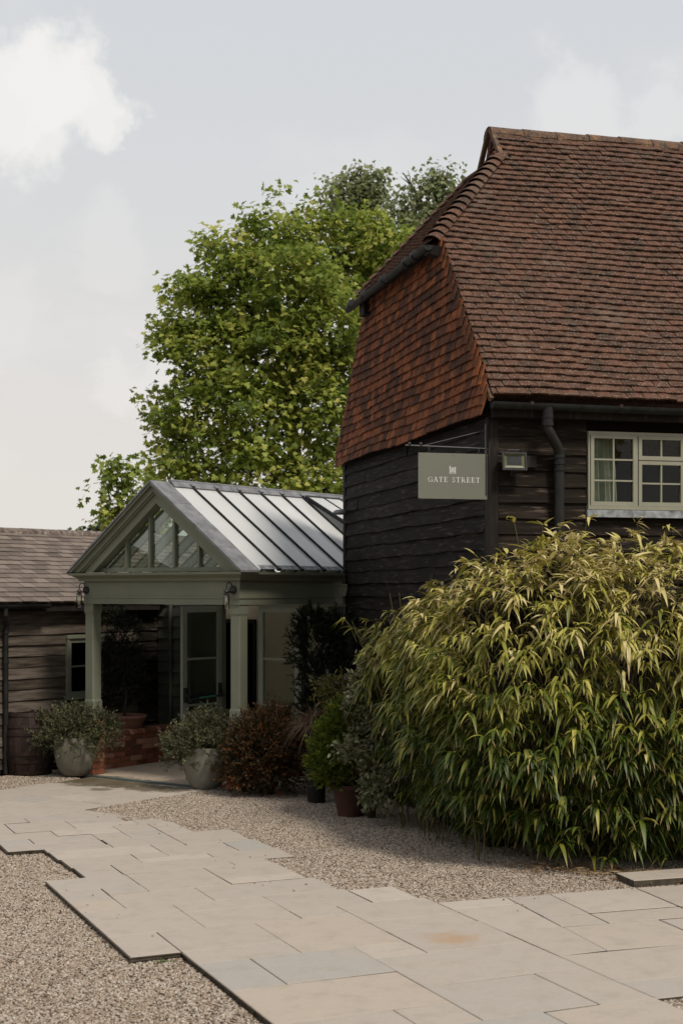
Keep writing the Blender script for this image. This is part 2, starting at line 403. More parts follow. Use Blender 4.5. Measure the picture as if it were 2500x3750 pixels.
class MB:
    def __init__(self):
        self.v = []; self.f = []
    def add(self, vs, fs):
        b = len(self.v)
        self.v += [Vector(x) for x in vs]
        self.f += [tuple(i + b for i in f) for f in fs]
        return self
    def box(self, fn, a0, a1, b0, b1, c0, c1):
        vs = [fn(a, b, c) for c in (c0, c1) for (a, b) in ((a0, b0), (a1, b0), (a1, b1), (a0, b1))]
        return self.add(vs, [(0, 1, 2, 3), (4, 5, 6, 7), (0, 1, 5, 4), (1, 2, 6, 5), (2, 3, 7, 6), (3, 0, 4, 7)])
    def prism(self, A, B):
        n = len(A)
        return self.add(list(A) + list(B), [tuple(range(n)), tuple(range(n, 2 * n))] + [(i, (i + 1) % n, n + (i + 1) % n, n + i) for i in range(n)])
    def bar(self, a, b, w, h, up=Vector((0, 0, 1))):
        a, b = Vector(a), Vector(b)
        d = (b - a).normalized()
        x = d.cross(up)
        x = x.normalized() if x.length > 1e-5 else Vector((1, 0, 0))
        y = x.cross(d).normalized()
        c = [(-w / 2, -h / 2), (w / 2, -h / 2), (w / 2, h / 2), (-w / 2, h / 2)]
        return self.prism([a + x * i + y * j for i, j in c], [b + x * i + y * j for i, j in c])
    def tube(self, pts, r, n=8, cap=True):
        pts = [Vector(p) for p in pts]
        rs = r if isinstance(r, (list, tuple)) else [r] * len(pts)
        x = None; vs = []
        for i, p in enumerate(pts):
            d = (pts[min(i + 1, len(pts) - 1)] - pts[max(i - 1, 0)]).normalized()
            if x is None:
                x = d.cross(Vector((0, 0, 1)))
                x = x.normalized() if x.length > 1e-3 else Vector((1, 0, 0))
            else:
                x = (x - d * x.dot(d)).normalized()
            y = d.cross(x)
            vs += [p + (x * math.cos(k * 2 * math.pi / n) + y * math.sin(k * 2 * math.pi / n)) * rs[i] for k in range(n)]
        fs = [(i * n + k, i * n + (k + 1) % n, (i + 1) * n + (k + 1) % n, (i + 1) * n + k) for i in range(len(pts) - 1) for k in range(n)]
        if cap:
            fs += [tuple(range(n)), tuple(range((len(pts) - 1) * n, len(pts) * n))]
        return self.add(vs, fs)
    def lathe(self, c, prof, n=28):
        c = Vector(c)
        vs = [c + Vector((r * math.cos(k * 2 * math.pi / n), r * math.sin(k * 2 * math.pi / n), z)) for r, z in prof for k in range(n)]
        fs = [(i * n + k, i * n + (k + 1) % n, (i + 1) * n + (k + 1) % n, (i + 1) * n + k) for i in range(len(prof) - 1) for k in range(n)]
        return self.add(vs, fs)
    def mesh(self, name, mat, off=Vector((0, 0, 0)), smooth=False):
        me = bpy.data.meshes.new(name)
        me.from_pydata([v - off for v in self.v], [], self.f)
        bm = bmesh.new(); bm.from_mesh(me)
        bmesh.ops.recalc_face_normals(bm, faces=bm.faces)
        bm.to_mesh(me); bm.free()
        if smooth:
            me.polygons.foreach_set("use_smooth", [True] * len(me.polygons))
            me.set_sharp_from_angle(angle=math.radians(40))
        me.materials.append(MT[mat])
        return me
    def build(self, name, mat, parent=None, kind=None, smooth=False):
        return link(bpy.data.objects.new(name, self.mesh(name, mat, off_of(parent), smooth)), parent, kind)

def piece(name, me, M, parent):
    o = bpy.data.objects.new(name, me)
    link(o, parent)
    o.matrix_basis = Matrix.Translation(-off_of(parent)) @ M
    return o
def frame_m(o, x, y, z):
    return Matrix(((x[0], y[0], z[0], o[0]), (x[1], y[1], z[1], o[1]), (x[2], y[2], z[2], o[2]), (0, 0, 0, 1)))

def np_mesh(name, V, loops, starts, totals, mat, off, attrs):
    me = bpy.data.meshes.new(name)
    me.vertices.add(len(V))
    me.vertices.foreach_set("co", (V - np.array(off)).astype(np.float32).ravel())
    me.loops.add(len(loops))
    me.loops.foreach_set("vertex_index", loops.astype(np.int32))
    me.polygons.add(len(starts))
    me.polygons.foreach_set("loop_start", starts.astype(np.int32))
    try:
        me.polygons.foreach_set("loop_total", totals.astype(np.int32))
    except Exception:
        pass
    for k, a in attrs.items():
        at = me.attributes.new(k, 'FLOAT', 'POINT')
        at.data.foreach_set("value", a.astype(np.float32))
    me.materials.append(MT[mat])
    me.update(calc_edges=True)
    me.validate()
    return me
def nrm(a):
    return a / np.maximum(np.linalg.norm(a, axis=-1, keepdims=True), 1e-9)
def stamp(name, tv, tf, pos, X, Y, Z, sc, mat, parent=None, kind=None, r=None, tt=None):
    """many copies of one small leaf shape joined into one mesh"""
    tv = np.asarray(tv, float)
    N, M = len(pos), len(tv)
    sc = np.asarray(sc, float)
    if sc.ndim == 1:
        sc = np.stack([sc] * 3, 1)
    V = (pos[:, None, :] + tv[None, :, 0:1] * (X * sc[:, 0:1])[:, None, :] + tv[None, :, 1:2] * (Y * sc[:, 1:2])[:, None, :]
         + tv[None, :, 2:3] * (Z * sc[:, 2:3])[:, None, :]).reshape(-1, 3)
    lp = np.concatenate([np.array(f) for f in tf]); lt = np.array([len(f) for f in tf])
    loops = (lp[None, :] + (np.arange(N) * M)[:, None]).ravel()
    totals = np.tile(lt, N)
    starts = np.concatenate([[0], np.cumsum(totals)[:-1]])
    r = rng.random(N) if r is None else r
    tt = tv[:, 0] if tt is None else tt
    me = np_mesh(name, V, loops, starts, totals, mat, off_of(parent), {"r": np.repeat(r, M), "t": np.tile(tt, N), "k": np.repeat(rng.random(N), M)})
    return link(bpy.data.objects.new(name, me), parent, kind)
def axes(d, up=None, jit=.6):
    d = nrm(d)
    u = np.array([0, 0, 1.0]) if up is None else up
    u = u + rng.normal(0, jit, d.shape)
    Z = nrm(u - d * np.sum(u * d, 1, keepdims=True))
    return d, np.cross(Z, d), Z
def rdir(n, zmin=-1.0):
    v = nrm(rng.normal(size=(n, 3)))
    if zmin > -1:
        v[:, 2] = np.where(v[:, 2] < zmin, -v[:, 2] * .5, v[:, 2])
        v = nrm(v)
    return v
LEAF2 = ([(0, 0, 0), (.35, .5, .05), (1, 0, -.12), (.35, -.5, .05)], [(0, 1, 2), (0, 2, 3)])
LEAF4 = ([(0, 0, 0), (.3, .42, .05), (.65, .36, .02), (1, 0, -.15), (.65, -.36, .02), (.3, -.42, .05), (.45, 0, -.06)],
         [(0, 1, 6), (1, 2, 6), (2, 3, 6), (3, 4, 6), (4, 5, 6), (5, 0, 6)])
SYC = ([(0, 0, 0), (-.05, .32, .05), (.20, .58, -.06), (.34, .26, 0), (.70, .46, -.08), (.62, .18, 0), (1, 0, -.14), (.62, -.18, 0), (.70, -.46, -.08), (.34, -.26, 0), (.20, -.58, -.06), (-.05, -.32, .05)],
       [(0, 1, 2, 3), (0, 3, 4, 5), (0, 5, 6, 7), (0, 7, 8, 9), (0, 9, 10, 11)])

def sprigs(blobs, n, nl, sl, ang=.7, up=.35, inner=.45, zmin=-.5):
    """leaf positions and directions along n short sprigs that radiate from ellipsoidal clumps"""
    B = np.array([b[:3] for b in blobs]); Rr = np.array([b[3:6] for b in blobs])
    w = (Rr.prod(1)) ** (2 / 3); w = w / w.sum()
    i = rng.choice(len(blobs), n, p=w)
    d = rdir(n, zmin)
    base = B[i] + d * Rr[i] * rng.uniform(inner, .92, (n, 1))
    sd = nrm(d * .8 + np.array([0, 0, up]) + rng.normal(0, .3, (n, 3)))
    L = sl * rng.uniform(.6, 1.3, (n, 1))
    f = np.tile(np.linspace(.15, 1, nl), n)[:, None]
    SD = np.repeat(sd, nl, 0)
    pos = np.repeat(base, nl, 0) + SD * f * np.repeat(L, nl, 0)
    pr = rng.normal(size=SD.shape); pr = nrm(pr - SD * np.sum(pr * SD, 1, keepdims=True))
    ld = nrm(SD * math.cos(ang) + pr * math.sin(ang))
    return pos, ld, np.repeat(rng.random(n), nl), base, base + sd * L

def shrub(name, blobs, n, nl, sl, ll, lw, mat, parent, tmpl=LEAF2, ang=.7, up=.35, zmin=-.5, rb=.5, part="foliage", keep=None, inner=.45):
    pos, ld, rs, a, b = sprigs(blobs, n, nl, sl, ang, up, inner, zmin)
    r = np.clip(rs * rb + rng.random(len(pos)) * (1 - rb), 0, 1)
    if keep is not None:
        m = keep(pos); pos, ld, r = pos[m], ld[m], r[m]
    X, Y, Z = axes(ld)
    s = rng.uniform(.7, 1.25, len(pos))
    sc = np.stack([ll * s, lw * s, ll * s], 1)
    return stamp(part, tmpl[0], tmpl[1], pos, X, Y, Z, sc, mat, parent, "stuff", r), a, b

def limb(mb, a, b, r0, r1, wob=.1, n=6, ns=7):
    a, b = Vector(a), Vector(b)
    L = (b - a).length
    pts = []
    for i in range(n + 1):
        f = i / n
        o = Vector((random.uniform(-1, 1), random.uniform(-1, 1), random.uniform(-.5, .5))) * wob * L * .5 * math.sin(f * math.pi)
        pts.append(a.lerp(b, f) + o)
    mb.tube(pts, [r0 + (r1 - r0) * i / n for i in range(n + 1)], ns)
    return pts

# ================================================================== GROUND
g = MB()
g.add([(-400, -60, -.05), (400, -60, -.05), (400, 700, -.05), (-400, 700, -.05)], [(0, 1, 2, 3)])
ground = g.build("ground", "ground"); ground["kind"] = "structure"
yard_poly = [PQ(3.3, 4.5), PQ(3.3, 14.9), PQ(3.9, 16.3), Q(.5, -.05, 0), Q(.5, 4.0, 0), Vector((3, 22, 0)), Vector((9, 16, 0)), Vector((9, 7, 0))]
m = MB(); m.prism([Vector((v.x, v.y, -.021)) for v in yard_poly], [Vector((v.x, v.y, -.10)) for v in yard_poly])
yard = m.build("gravel_yard", "ground"); yard["kind"] = "structure"

def scatter_gravel(name, poly, z, dens, seed):
    mb = MB(); mb.add([Vector((v.x, v.y, z)) for v in poly], [tuple(range(len(poly)))])
    me = mb.mesh(name, 'gravel')
    o = link(bpy.data.objects.new(name, me), None, "stuff")
    ng = bpy.data.node_groups.new(name + "_scatter", 'GeometryNodeTree')
    ng.interface.new_socket("Geometry", in_out='INPUT', socket_type='NodeSocketGeometry')
    ng.interface.new_socket("Geometry", in_out='OUTPUT', socket_type='NodeSocketGeometry')
    N = ng.nodes.new; Lk = ng.links.new
    gi, go = N("NodeGroupInput"), N("NodeGroupOutput")
    tri = N("GeometryNodeTriangulate")
    dp = N("GeometryNodeDistributePointsOnFaces")
    dp.inputs["Density"].default_value = dens
    dp.inputs["Seed"].default_value = seed
    ico = N("GeometryNodeMeshIcoSphere"); ico.inputs["Radius"].default_value = .0098; ico.inputs["Subdivisions"].default_value = 1
    sp = N("GeometryNodeSetPosition")
    rv = N("FunctionNodeRandomValue"); rv.data_type = 'FLOAT_VECTOR'
    rv.inputs[0].default_value = (-.0028,) * 3; rv.inputs[1].default_value = (.0028,) * 3
    Lk(ico.outputs[0], sp.inputs["Geometry"]); Lk(rv.outputs[0], sp.inputs["Offset"])
    sm = N("GeometryNodeSetMaterial"); sm.inputs["Material"].default_value = MT['gravel']
    Lk(sp.outputs[0], sm.inputs[0])
    ip = N("GeometryNodeInstanceOnPoints")
    r1 = N("FunctionNodeRandomValue"); r1.data_type = 'FLOAT_VECTOR'
    r1.inputs[0].default_value = (-.5, -.5, 0); r1.inputs[1].default_value = (.5, .5, 6.28)
    r2 = N("FunctionNodeRandomValue"); r2.data_type = 'FLOAT_VECTOR'
    r2.inputs[0].default_value = (.65, .5, .4); r2.inputs[1].default_value = (1.55, 1.1, .9)
    Lk(gi.outputs[0], tri.inputs[0]); Lk(tri.outputs[0], dp.inputs[0]); Lk(dp.outputs[0], ip.inputs["Points"])
    Lk(sm.outputs[0], ip.inputs["Instance"]); Lk(r1.outputs[0], ip.inputs["Rotation"]); Lk(r2.outputs[0], ip.inputs["Scale"])
    Lk(ip.outputs[0], go.inputs[0])
    md = o.modifiers.new("scatter", 'NODES'); md.node_group = ng
    return o
gl = scatter_gravel("gravel", [PQ(.3, 7.2), PQ(2.78, 6.2), PQ(2.8, 9.2), PQ(2.5, 9.2), PQ(2.48, 11.8), PQ(2.8, 11.8), PQ(2.76, 13.3), PQ(2.42, 13.4), PQ(2.3, 14.4), PQ(.3, 13.4)], -.043, 4600, 1)
gl["label"] = "pale gravel in front of the paved path"
gr = scatter_gravel("gravel", [PQ(5.0, 9.6), PQ(4.5, 10.2), PQ(4.4, 13.4), PQ(4.0, 14.2), PQ(3.75, 15.4), PQ(4.2, 16.3), PQ(5.15, 16.6), PQ(6.6, 17.2), PQ(7.6, 15.5), PQ(8.4, 11.5), PQ(8.4, 9.3)], -.015, 4200, 2)
gr["label"] = "pale gravel between the path and the bamboo"
gb = scatter_gravel("gravel", [PQ(5.06, 5.6), PQ(5.06, 6.93), PQ(6.4, 6.8), PQ(6.4, 5.6)], -.015, 4200, 3)
gb["label"] = "small patch of gravel at the paving's near corner"
gw = scatter_gravel("gravel", [Q(2.45, -.25, 0), Q(2.45, -1.6, 0), Q(3.5, -2.6, 0), Q(3.5, -.1, 0)], -.02, 3500, 4)
gw["label"] = "strip of gravel along the outbuilding wall"

st1 = scatter_gravel("stray_stones", [PQ(4.0, 10.4), PQ(4.5, 10.4), PQ(4.4, 11.9), PQ(4.7, 12.1), PQ(4.6, 13.5), PQ(4.2, 14.4), PQ(3.7, 15.2), PQ(3.4, 14.6), PQ(3.9, 13.0)], .004, 9, 5)
st1["label"] = "stray gravel stones kicked onto the far paving"
st2 = scatter_gravel("stray_stones", [PQ(4.9, 9.3), PQ(6.8, 9.0), PQ(6.8, 9.6), PQ(5.0, 9.95)], .004, 9, 6)
st2["label"] = "stray gravel stones on the paving below the bamboo"
st3 = scatter_gravel("stray_stones", [PQ(2.46, 9.2), PQ(2.75, 9.2), PQ(2.7, 11.7), PQ(2.46, 11.7)], .004, 10, 7)
st3["label"] = "stray gravel stones along the path's gravel edge"
# ================================================================== PATH
path = struct("path")
SL = []
def R4(p0, p1, q0, q1):
    SL.append([(p0, q0), (p1, q0), (p1, q1), (p0, q1)])
for a in [(2.80, 3.90, 7.37, 8.10), (2.80, 3.525, 6.3, 7.37), (3.525, 3.90, 6.99, 7.37), (2.80, 3.16, 8.10, 8.77), (3.16, 3.90, 8.10, 8.77),
          (3.90, 4.29, 8.44, 8.77), (3.90, 5.04, 7.71, 8.44), (3.90, 4.67, 6.99, 7.71), (4.67, 5.04, 6.97, 7.71), (3.525, 4.29, 6.2, 6.985), (4.29, 5.04, 6.1, 6.97),
          (2.80, 3.525, 8.77, 9.10), (2.80, 3.525, 9.10, 9.70), (2.45, 2.80, 9.10, 9.70), (3.525, 4.29, 8.77, 9.69), (3.90, 4.29, 9.69, 9.97),
          (3.16, 3.90, 9.69, 10.22), (3.16, 3.90, 10.22, 10.52), (2.45, 3.16, 9.70, 10.52), (2.45, 2.80, 10.52, 10.86), (2.45, 2.80, 10.86, 11.31),
          (2.80, 3.505, 10.52, 11.05), (2.80, 3.13, 11.05, 11.31), (2.45, 3.13, 11.31, 11.79), (3.13, 3.825, 11.05, 11.80), (3.505, 4.55, 10.53, 11.05),
          (3.90, 4.60, 9.97, 10.53), (4.60, 4.99, 9.97, 10.45), (4.29, 5.04, 9.40, 9.97), (4.29, 5.04, 9.09, 9.40), (4.29, 5.04, 8.44, 9.09),
          (2.79, 3.12, 11.80, 12.25), (3.12, 4.12, 11.80, 12.24), (3.825, 4.48, 11.28, 11.80), (3.825, 4.48, 11.05, 11.28), (4.12, 4.46, 11.80, 12.0),
          (4.07, 4.76, 12.0, 12.45), (2.77, 3.41, 12.25, 12.68), (3.41, 4.07, 12.24, 12.45), (3.41, 3.71, 12.45, 12.67), (2.75, 3.71, 12.68, 13.08),
          (3.71, 4.38, 12.45, 12.92), (4.38, 4.72, 12.45, 12.92), (2.74, 3.36, 13.08, 13.25), (3.36, 4.02, 13.08, 13.52), (3.71, 4.02, 12.92, 13.08), (4.02, 4.68, 12.92, 13.60),
          (2.41, 3.34, 13.25, 13.56), (2.41, 2.72, 13.56, 13.87), (2.72, 3.34, 13.56, 13.87), (3.34, 3.65, 13.525, 13.90), (3.65, 4.02, 13.525, 13.90), (4.02, 4.30, 13.60, 14.28),
          (2.41, 3.01, 13.87, 14.20), (3.01, 3.65, 13.90, 14.25), (3.65, 4.02, 13.90, 14.28), (2.41, 2.66, 14.20, 14.84), (2.66, 3.28, 14.22, 14.80), (3.28, 3.94, 14.26, 14.52),
          (3.94, 4.24, 14.29, 14.55), (3.28, 3.86, 14.52, 15.0), (2.35, 2.92, 14.84, 15.25), (2.92, 3.50, 14.80, 15.12)]:
    R4(*a)
SL += [[(5.045, 8.73), (5.505, 8.715), (5.60, 9.48), (5.045, 9.52)], [(5.045, 9.52), (5.60, 9.48), (5.63, 9.72), (5.045, 9.76)],
       [(5.045, 8.02), (5.415, 8.01), (5.505, 8.715), (5.045, 8.73)], [(5.045, 7.345), (6.15, 7.215), (6.20, 7.93), (5.045, 8.02)],
       [(5.045, 6.95), (6.1, 6.86), (6.15, 7.215), (5.045, 7.345)], [(5.415, 8.01), (6.20, 7.93), (6.27, 8.62), (5.505, 8.70)],
       [(5.505, 8.71), (5.875, 8.67), (5.92, 8.99), (5.55, 9.04)], [(5.55, 9.04), (5.92, 8.99), (6.0, 9.67), (5.63, 9.70)],
       [(5.92, 8.99), (6.67, 8.92), (6.76, 9.61), (6.0, 9.67)], [(5.88, 8.67), (6.63, 8.59), (6.67, 8.91), (5.92, 8.98)],
       [(6.28, 8.61), (7.0, 8.54), (6.92, 7.86), (6.21, 7.93)], [(6.68, 8.91), (7.5, 8.84), (7.58, 9.53), (6.77, 9.60)], [(6.64, 8.59), (7.4, 8.51), (7.45, 8.83), (6.68, 8.90)],
       [(6.20, 7.92), (6.92, 7.85), (6.85, 7.15), (6.16, 7.22)], [(7.51, 8.84), (8.3, 8.77), (8.38, 9.45), (7.59, 9.52)]]
def slab(pts, z=0.0, th=.032, j=.0035, parent=path, name="paving_slab", mat='slab'):
    c = sum(pts, Vector()) / len(pts)
    def inset(k, zz):
        out = []; n_ = len(pts)
        for i_ in range(n_):
            v = pts[i_]; w = Vector((v.x, v.y, 0))
            for e in (pts[(i_ + 1) % n_] - v, v - pts[i_ - 1]):
                nn = Vector((-e.y, e.x, 0)).normalized()
                if nn.dot(c - v) < 0: nn = -nn
                w += nn * k
            out.append(Vector((w.x, w.y, zz)))
        return out
    zt = z + random.uniform(-.002, .002)
    n = len(pts)
    A, B, C = inset(j, zt - th), inset(j, zt - .004), inset(j + .004, zt)
    tl = [random.uniform(-.0015, .0015) for _ in range(n)]
    vs = A + [v + Vector((0, 0, tl[i])) for i, v in enumerate(B)] + [v + Vector((0, 0, tl[i])) for i, v in enumerate(C)]
    fs = [tuple(range(n))] + [(k * n + i, k * n + (i + 1) % n, (k + 1) * n + (i + 1) % n, (k + 1) * n + i) for k in (0, 1) for i in range(n)] + [tuple(range(2 * n, 3 * n))]
    m = MB(); m.add(vs, fs)
    o = m.build(name, mat, parent)
    o.data.materials.append(MT['slab_edge'])
    for f in o.data.polygons[1:n + 1]:
        f.material_index = 1
    return o
for s4 in SL:
    slab([PQ(*a) for a in s4])
m = MB()
for i, s4 in enumerate(SL):            # mortar bed under the joints
    c = sum((Vector(a) for a in s4), Vector((0, 0))) / 4
    m.add([PQ(*(Vector(a) + (Vector(a) - c).normalized() * .004), -.0055 - .0002 * i) for a in s4], [(0, 1, 2, 3)])
m.build("mortar_bed", "joint", path)
# landing before the porch, laid square to the porch
random.seed(21)
d0 = -.10
row = 0
while d0 > -4.4:
    hgt = random.choice((.33, .42, .5))
    t0 = .46 if d0 > -1.95 else -.6
    t0 += random.uniform(-.02, .02)
    tmax = 2.42 if d0 > -1.6 else 4.6
    while t0 < tmax - .1:
        w = min(random.choice((.36, .5, .66, .8)), tmax - t0)
        if tmax - t0 - w < .2:
            w = tmax - t0
        c = Q(t0 + w / 2, d0 - hgt / 2, 0)
        q = -c.x * _s + c.y * _c; p = c.x * _c + c.y * _s
        if q > 14.9 and p > 1.2 and not (q < 15.0 and p > 3.9):
            slab([Q(t0, d0, 0), Q(t0 + w, d0, 0), Q(t0 + w, d0 - hgt, 0), Q(t0, d0 - hgt, 0)], z=-.008)
        t0 += w
    d0 -= hgt
# raised kerb slab by the bamboo
kerb = struct("kerb")
random.seed(5)
slab([PQ(6.79, 9.66, 0), PQ(7.7, 9.56, 0), PQ(7.75, 9.90, 0), PQ(6.84, 9.99, 0)], z=.045, th=.06, parent=kerb, name="kerb_slab")
slab([PQ(7.71, 9.56, 0), PQ(8.6, 9.47, 0), PQ(8.64, 9.80, 0), PQ(7.76, 9.90, 0)], z=.045, th=.06, parent=kerb, name="kerb_slab")
# porch floor
pf = struct("porch_floor")
d0 = 0.03
while d0 < 2.25:
    hgt = random.choice((.4, .5)); t0 = -.05
    hgt = min(hgt, 2.28 - d0) if 2.28 - d0 - hgt > .15 else 2.28 - d0
    while t0 < 2.8:
        w = min(random.choice((.4, .6, .8)), 2.82 - t0)
        if 2.82 - t0 - w < .2: w = 2.82 - t0
        slab([Q(t0, d0, 0), Q(t0 + w, d0, 0), Q(t0 + w, d0 + hgt, 0), Q(t0, d0 + hgt, 0)], z=.0, parent=pf, mat='slab_warm')
        t0 += w
    d0 += hgt
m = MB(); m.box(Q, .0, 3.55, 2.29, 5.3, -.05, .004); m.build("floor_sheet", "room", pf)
m = MB(); m.box(Q, .12, 2.75, -.07, .015, -.03, .002); m.build("drain_strip", "drain", pf)

# ================================================================== BARN
def rows_boards(fn, a0, a1, z0, z1, exp, mat, parent, holes=(), joint=True, thick=.033, seed=1, outsign=-1, base=0.0, alt=None):
    """feather-edged boards; fn(a, out, z) with out measured away from the wall"""
    rd = random.Random(seed)
    z = z0; i = 0
    while z < z1 - .03:
        top = min(z + exp + .03, z1 + .02)
        spans = [(a0, a1)]
        for (h0, h1, hz0, hz1) in holes:
            if z + exp > hz0 + .02 and z < hz1 - .02:
                ns = []
                for (x0, x1) in spans:
                    if h0 > x0: ns.append((x0, min(h0, x1)))
                    if h1 < x1: ns.append((max(h1, x0), x1))
                spans = [s for s in ns if s[1] - s[0] > .02]
        cut = []
        for (x0, x1) in spans:
            if joint and x1 - x0 > 2.0:
                j = rd.uniform(x0 + .5, x1 - .5)
                cut += [(x0, j - .002), (j + .002, x1)]
            else:
                cut.append((x0, x1))
        for (x0, x1) in cut:
            n = max(2, int((x1 - x0) / .22)); m = MB(); vs = []
            ph, am = rd.uniform(0, 9), rd.uniform(.002, .006)
            tb = thick * rd.uniform(.8, 1.25)
            for k in range(n + 1):
                a = x0 + (x1 - x0) * k / n
                dz = am * math.sin(a * 3.1 + ph) + am * .7 * math.sin(a * 8.3 + ph * 2)
                do = .003 * math.sin(a * 5 + ph)
                vs += [fn(a, base, z + dz), fn(a, base + tb + do, z + dz), fn(a, base + .008 + do, top), fn(a, base, top)]
            fs = [(k * 4 + e, k * 4 + (e + 1) % 4, k * 4 + 4 + (e + 1) % 4, k * 4 + 4 + e) for k in range(n) for e in range(4)]
            fs += [(0, 1, 2, 3), (n * 4, n * 4 + 1, n * 4 + 2, n * 4 + 3)]
            m.add(vs, fs)
            m.build("weatherboard", alt(x0, z, rd) if alt else mat, parent)
        z += exp * rd.uniform(.95, 1.05); i += 1

barn = thing("barn", "old dark weatherboarded barn with steep red tiled half-hipped roof", "barn", BN(0, 0, 0))
ZE, TANP, COSP = 4.19, 1.215, 1 / math.sqrt(1 + 1.215 ** 2)
SINP = TANP * COSP
BL = 5.2                                # length of barn built
def roof_pt(s, a, n=0.0):               # a metres up the front slope, n off it
    u = -.15 + a * COSP
    return BN(s, u, ZE + a * SINP) + (Vector((0, 0, 1)) * COSP - BU * SINP) * n
# walls
lin = MB()
lin.box(BN, .03, .965, .0, .06, 0, 4.15); lin.box(BN, 2.50, BL, .0, .06, 0, 4.15)
lin.box(BN, .965, 2.50, .0, .06, 0, 3.10); lin.box(BN, .965, 2.50, .0, .06, 3.95, 4.15)
lin.box(BN, .0, .06, .06, BW - .06, 0, 4.2); lin.box(BN, BL - .06, BL, .06, BW - .06, 0, 4.2)
lin.box(BN, .0, BL, BW - .06, BW, 0, 4.2); lin.box(BN, .06, BL - .06, .061, BW - .061, 2.35, 2.45)
lin.build("wall_frame", "dark", barn)
fw = MB(); fw.box(BN, .06, BL, -.012, -.001, .0, .2); fw = fw.build("front_wall", "timber", barn)
gw_ = MB(); gw_.box(BN, -.012, -.001, .06, BW, .0, .2); gw_ = gw_.build("gable_wall", "timber", barn)
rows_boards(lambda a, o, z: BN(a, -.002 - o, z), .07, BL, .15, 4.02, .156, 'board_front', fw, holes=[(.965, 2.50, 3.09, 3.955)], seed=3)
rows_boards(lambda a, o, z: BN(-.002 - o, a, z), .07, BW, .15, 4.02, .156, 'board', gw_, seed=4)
m = MB(); m.box(BN, -.036, .064, -.036, .064, 0, 4.1); m.build("corner_post", "timber", barn)
m = MB(); m.box(BN, -.04, .06, BW - .05, BW + .05, 0, 4.1); m.build("corner_post", "timber", barn)
# front roof covering
TL = [(-.5, 0, 0), (0, 0, .0045), (.5, 0, 0)]
tm = MB()
vs = []
for y in (0, 1):
    for (x, _, zc) in TL:
        vs += [Vector((x * .161, y * .2, zc)), Vector((x * .161, y * .2, zc + .016))]
tm.add(vs, [(1, 3, 9, 7), (3, 5, 11, 9), (0, 6, 8, 2), (2, 8, 10, 4), (0, 2, 3, 1), (2, 4, 5, 3), (6, 7, 9, 8), (8, 9, 11, 10), (0, 1, 7, 6), (4, 10, 11, 5)])
tile_me = tm.mesh("roof_tile", "roof_tile")
wall_tile_me = tm.mesh("wall_tile", "wall_tile")
def hip_s(u):
    if u < 1.31: return -.05
    if u < 2.41: return -.15 + (u - 1.31) / 1.10 * 1.18
    return 1.0
def in_view(c, mrg=0):
    x, y = to_px(c)
    return -mrg < x < 2500 + mrg and -mrg < y < 3750 + mrg
def lay_tiles(items, me, stuff_name, part, limit=300):
    """items: (matrix, centre, width factor); nearest in view become parts, the rest one mesh"""
    items = sorted(items, key=lambda it: (0 if in_view(it[1]) else 1, it[1].y))
    co = np.array([v.co[:] for v in me.vertices]); fs = [tuple(p.vertices) for p in me.polygons]
    for M, c, w in items[:limit]:
        piece(me.name.split('.')[0], me, M, part)
    rest = items[limit:]
    if rest:
        V = []; F = []
        for M, c, w in rest:
            A = np.array(M)
            b = len(V) * len(co)
            V.append(co @ A[:3, :3].T + A[:3, 3]); F += [tuple(i + b for i in f) for f in fs]
        V = np.concatenate(V)
        mm = bpy.data.meshes.new(stuff_name)
        mm.from_pydata((V - np.array(off_of(part))).tolist(), [], F)
        mm.materials.append(me.materials[0])
        link(bpy.data.objects.new(stuff_name, mm), part, "stuff")
rp = MB()
polyf = [(BL, -.10), (-.03, -.10), (-.03, 1.31), (1.03, 2.41), (1.0, 2.695), (BL, 2.695)]
def slope_poly(n): return [roof_pt(s, (u + .15) / COSP, n) for s, u in polyf]
rp.prism(slope_poly(-.005), slope_poly(-.06))
polyb = [(BL, BW + .10), (-.03, BW + .10), (-.03, BW - 1.31), (1.03, BW - 2.41), (1.0, BW - 2.695), (BL, BW - 2.695)]
def back_pt(s, u, n):
    a = (BW + .15 - u) / COSP
    return BN(s, u, ZE + a * SINP) + (Vector((0, 0, 1)) * COSP + BU * SINP) * n
rp.prism([back_pt(s, u, .02) for s, u in polyb], [back_pt(s, u, -.06) for s, u in polyb])
roof = rp.build("roof", "roof_tile", barn)
items = []
GA = .0945
nrow = int(2.84 / COSP / GA)
random.seed(9)
for i in range(nrow + 1):
    a = i * GA
    u = -.15 + a * COSP
    s0 = hip_s(u)
    stag = (i % 2) * .0825
    k0 = math.floor((s0 - stag) / .165)
    k = k0
    while True:
        s = k * .165 + stag + .0825; k += 1
        if s > BL: break
        w = 1.0
        if s - .08 < s0:
            e = s + .08 - s0
            if e < .03: continue
            w = e / .165; s = s0 + e / 2
        ww = .014 * math.sin(s * 1.3 + i * .11) + .010 * math.sin(s * 3.1 - i * .17 + 1)
        tail = roof_pt(s, a + random.uniform(-.006, .006) + .007 * math.sin(s * 2.1 + i * .3) - (.02 if random.random() < .02 else 0), .052 + ww + random.uniform(-.004, .005))
        head = roof_pt(s, a + .2, .0075 + ww)
        room = 4.44 - a
        if room < .03: continue
        y = (head - tail).normalized()
        x = (BV + BU * random.uniform(-.022, .022)).normalized()
        z = x.cross(y).normalized(); y = z.cross(x)
        M = frame_m(tail, x * w, y * min(1.0, room / .2), z)
        items.append((M, tail, w))
lay_tiles(items, tile_me, "roof_tile_courses", roof)
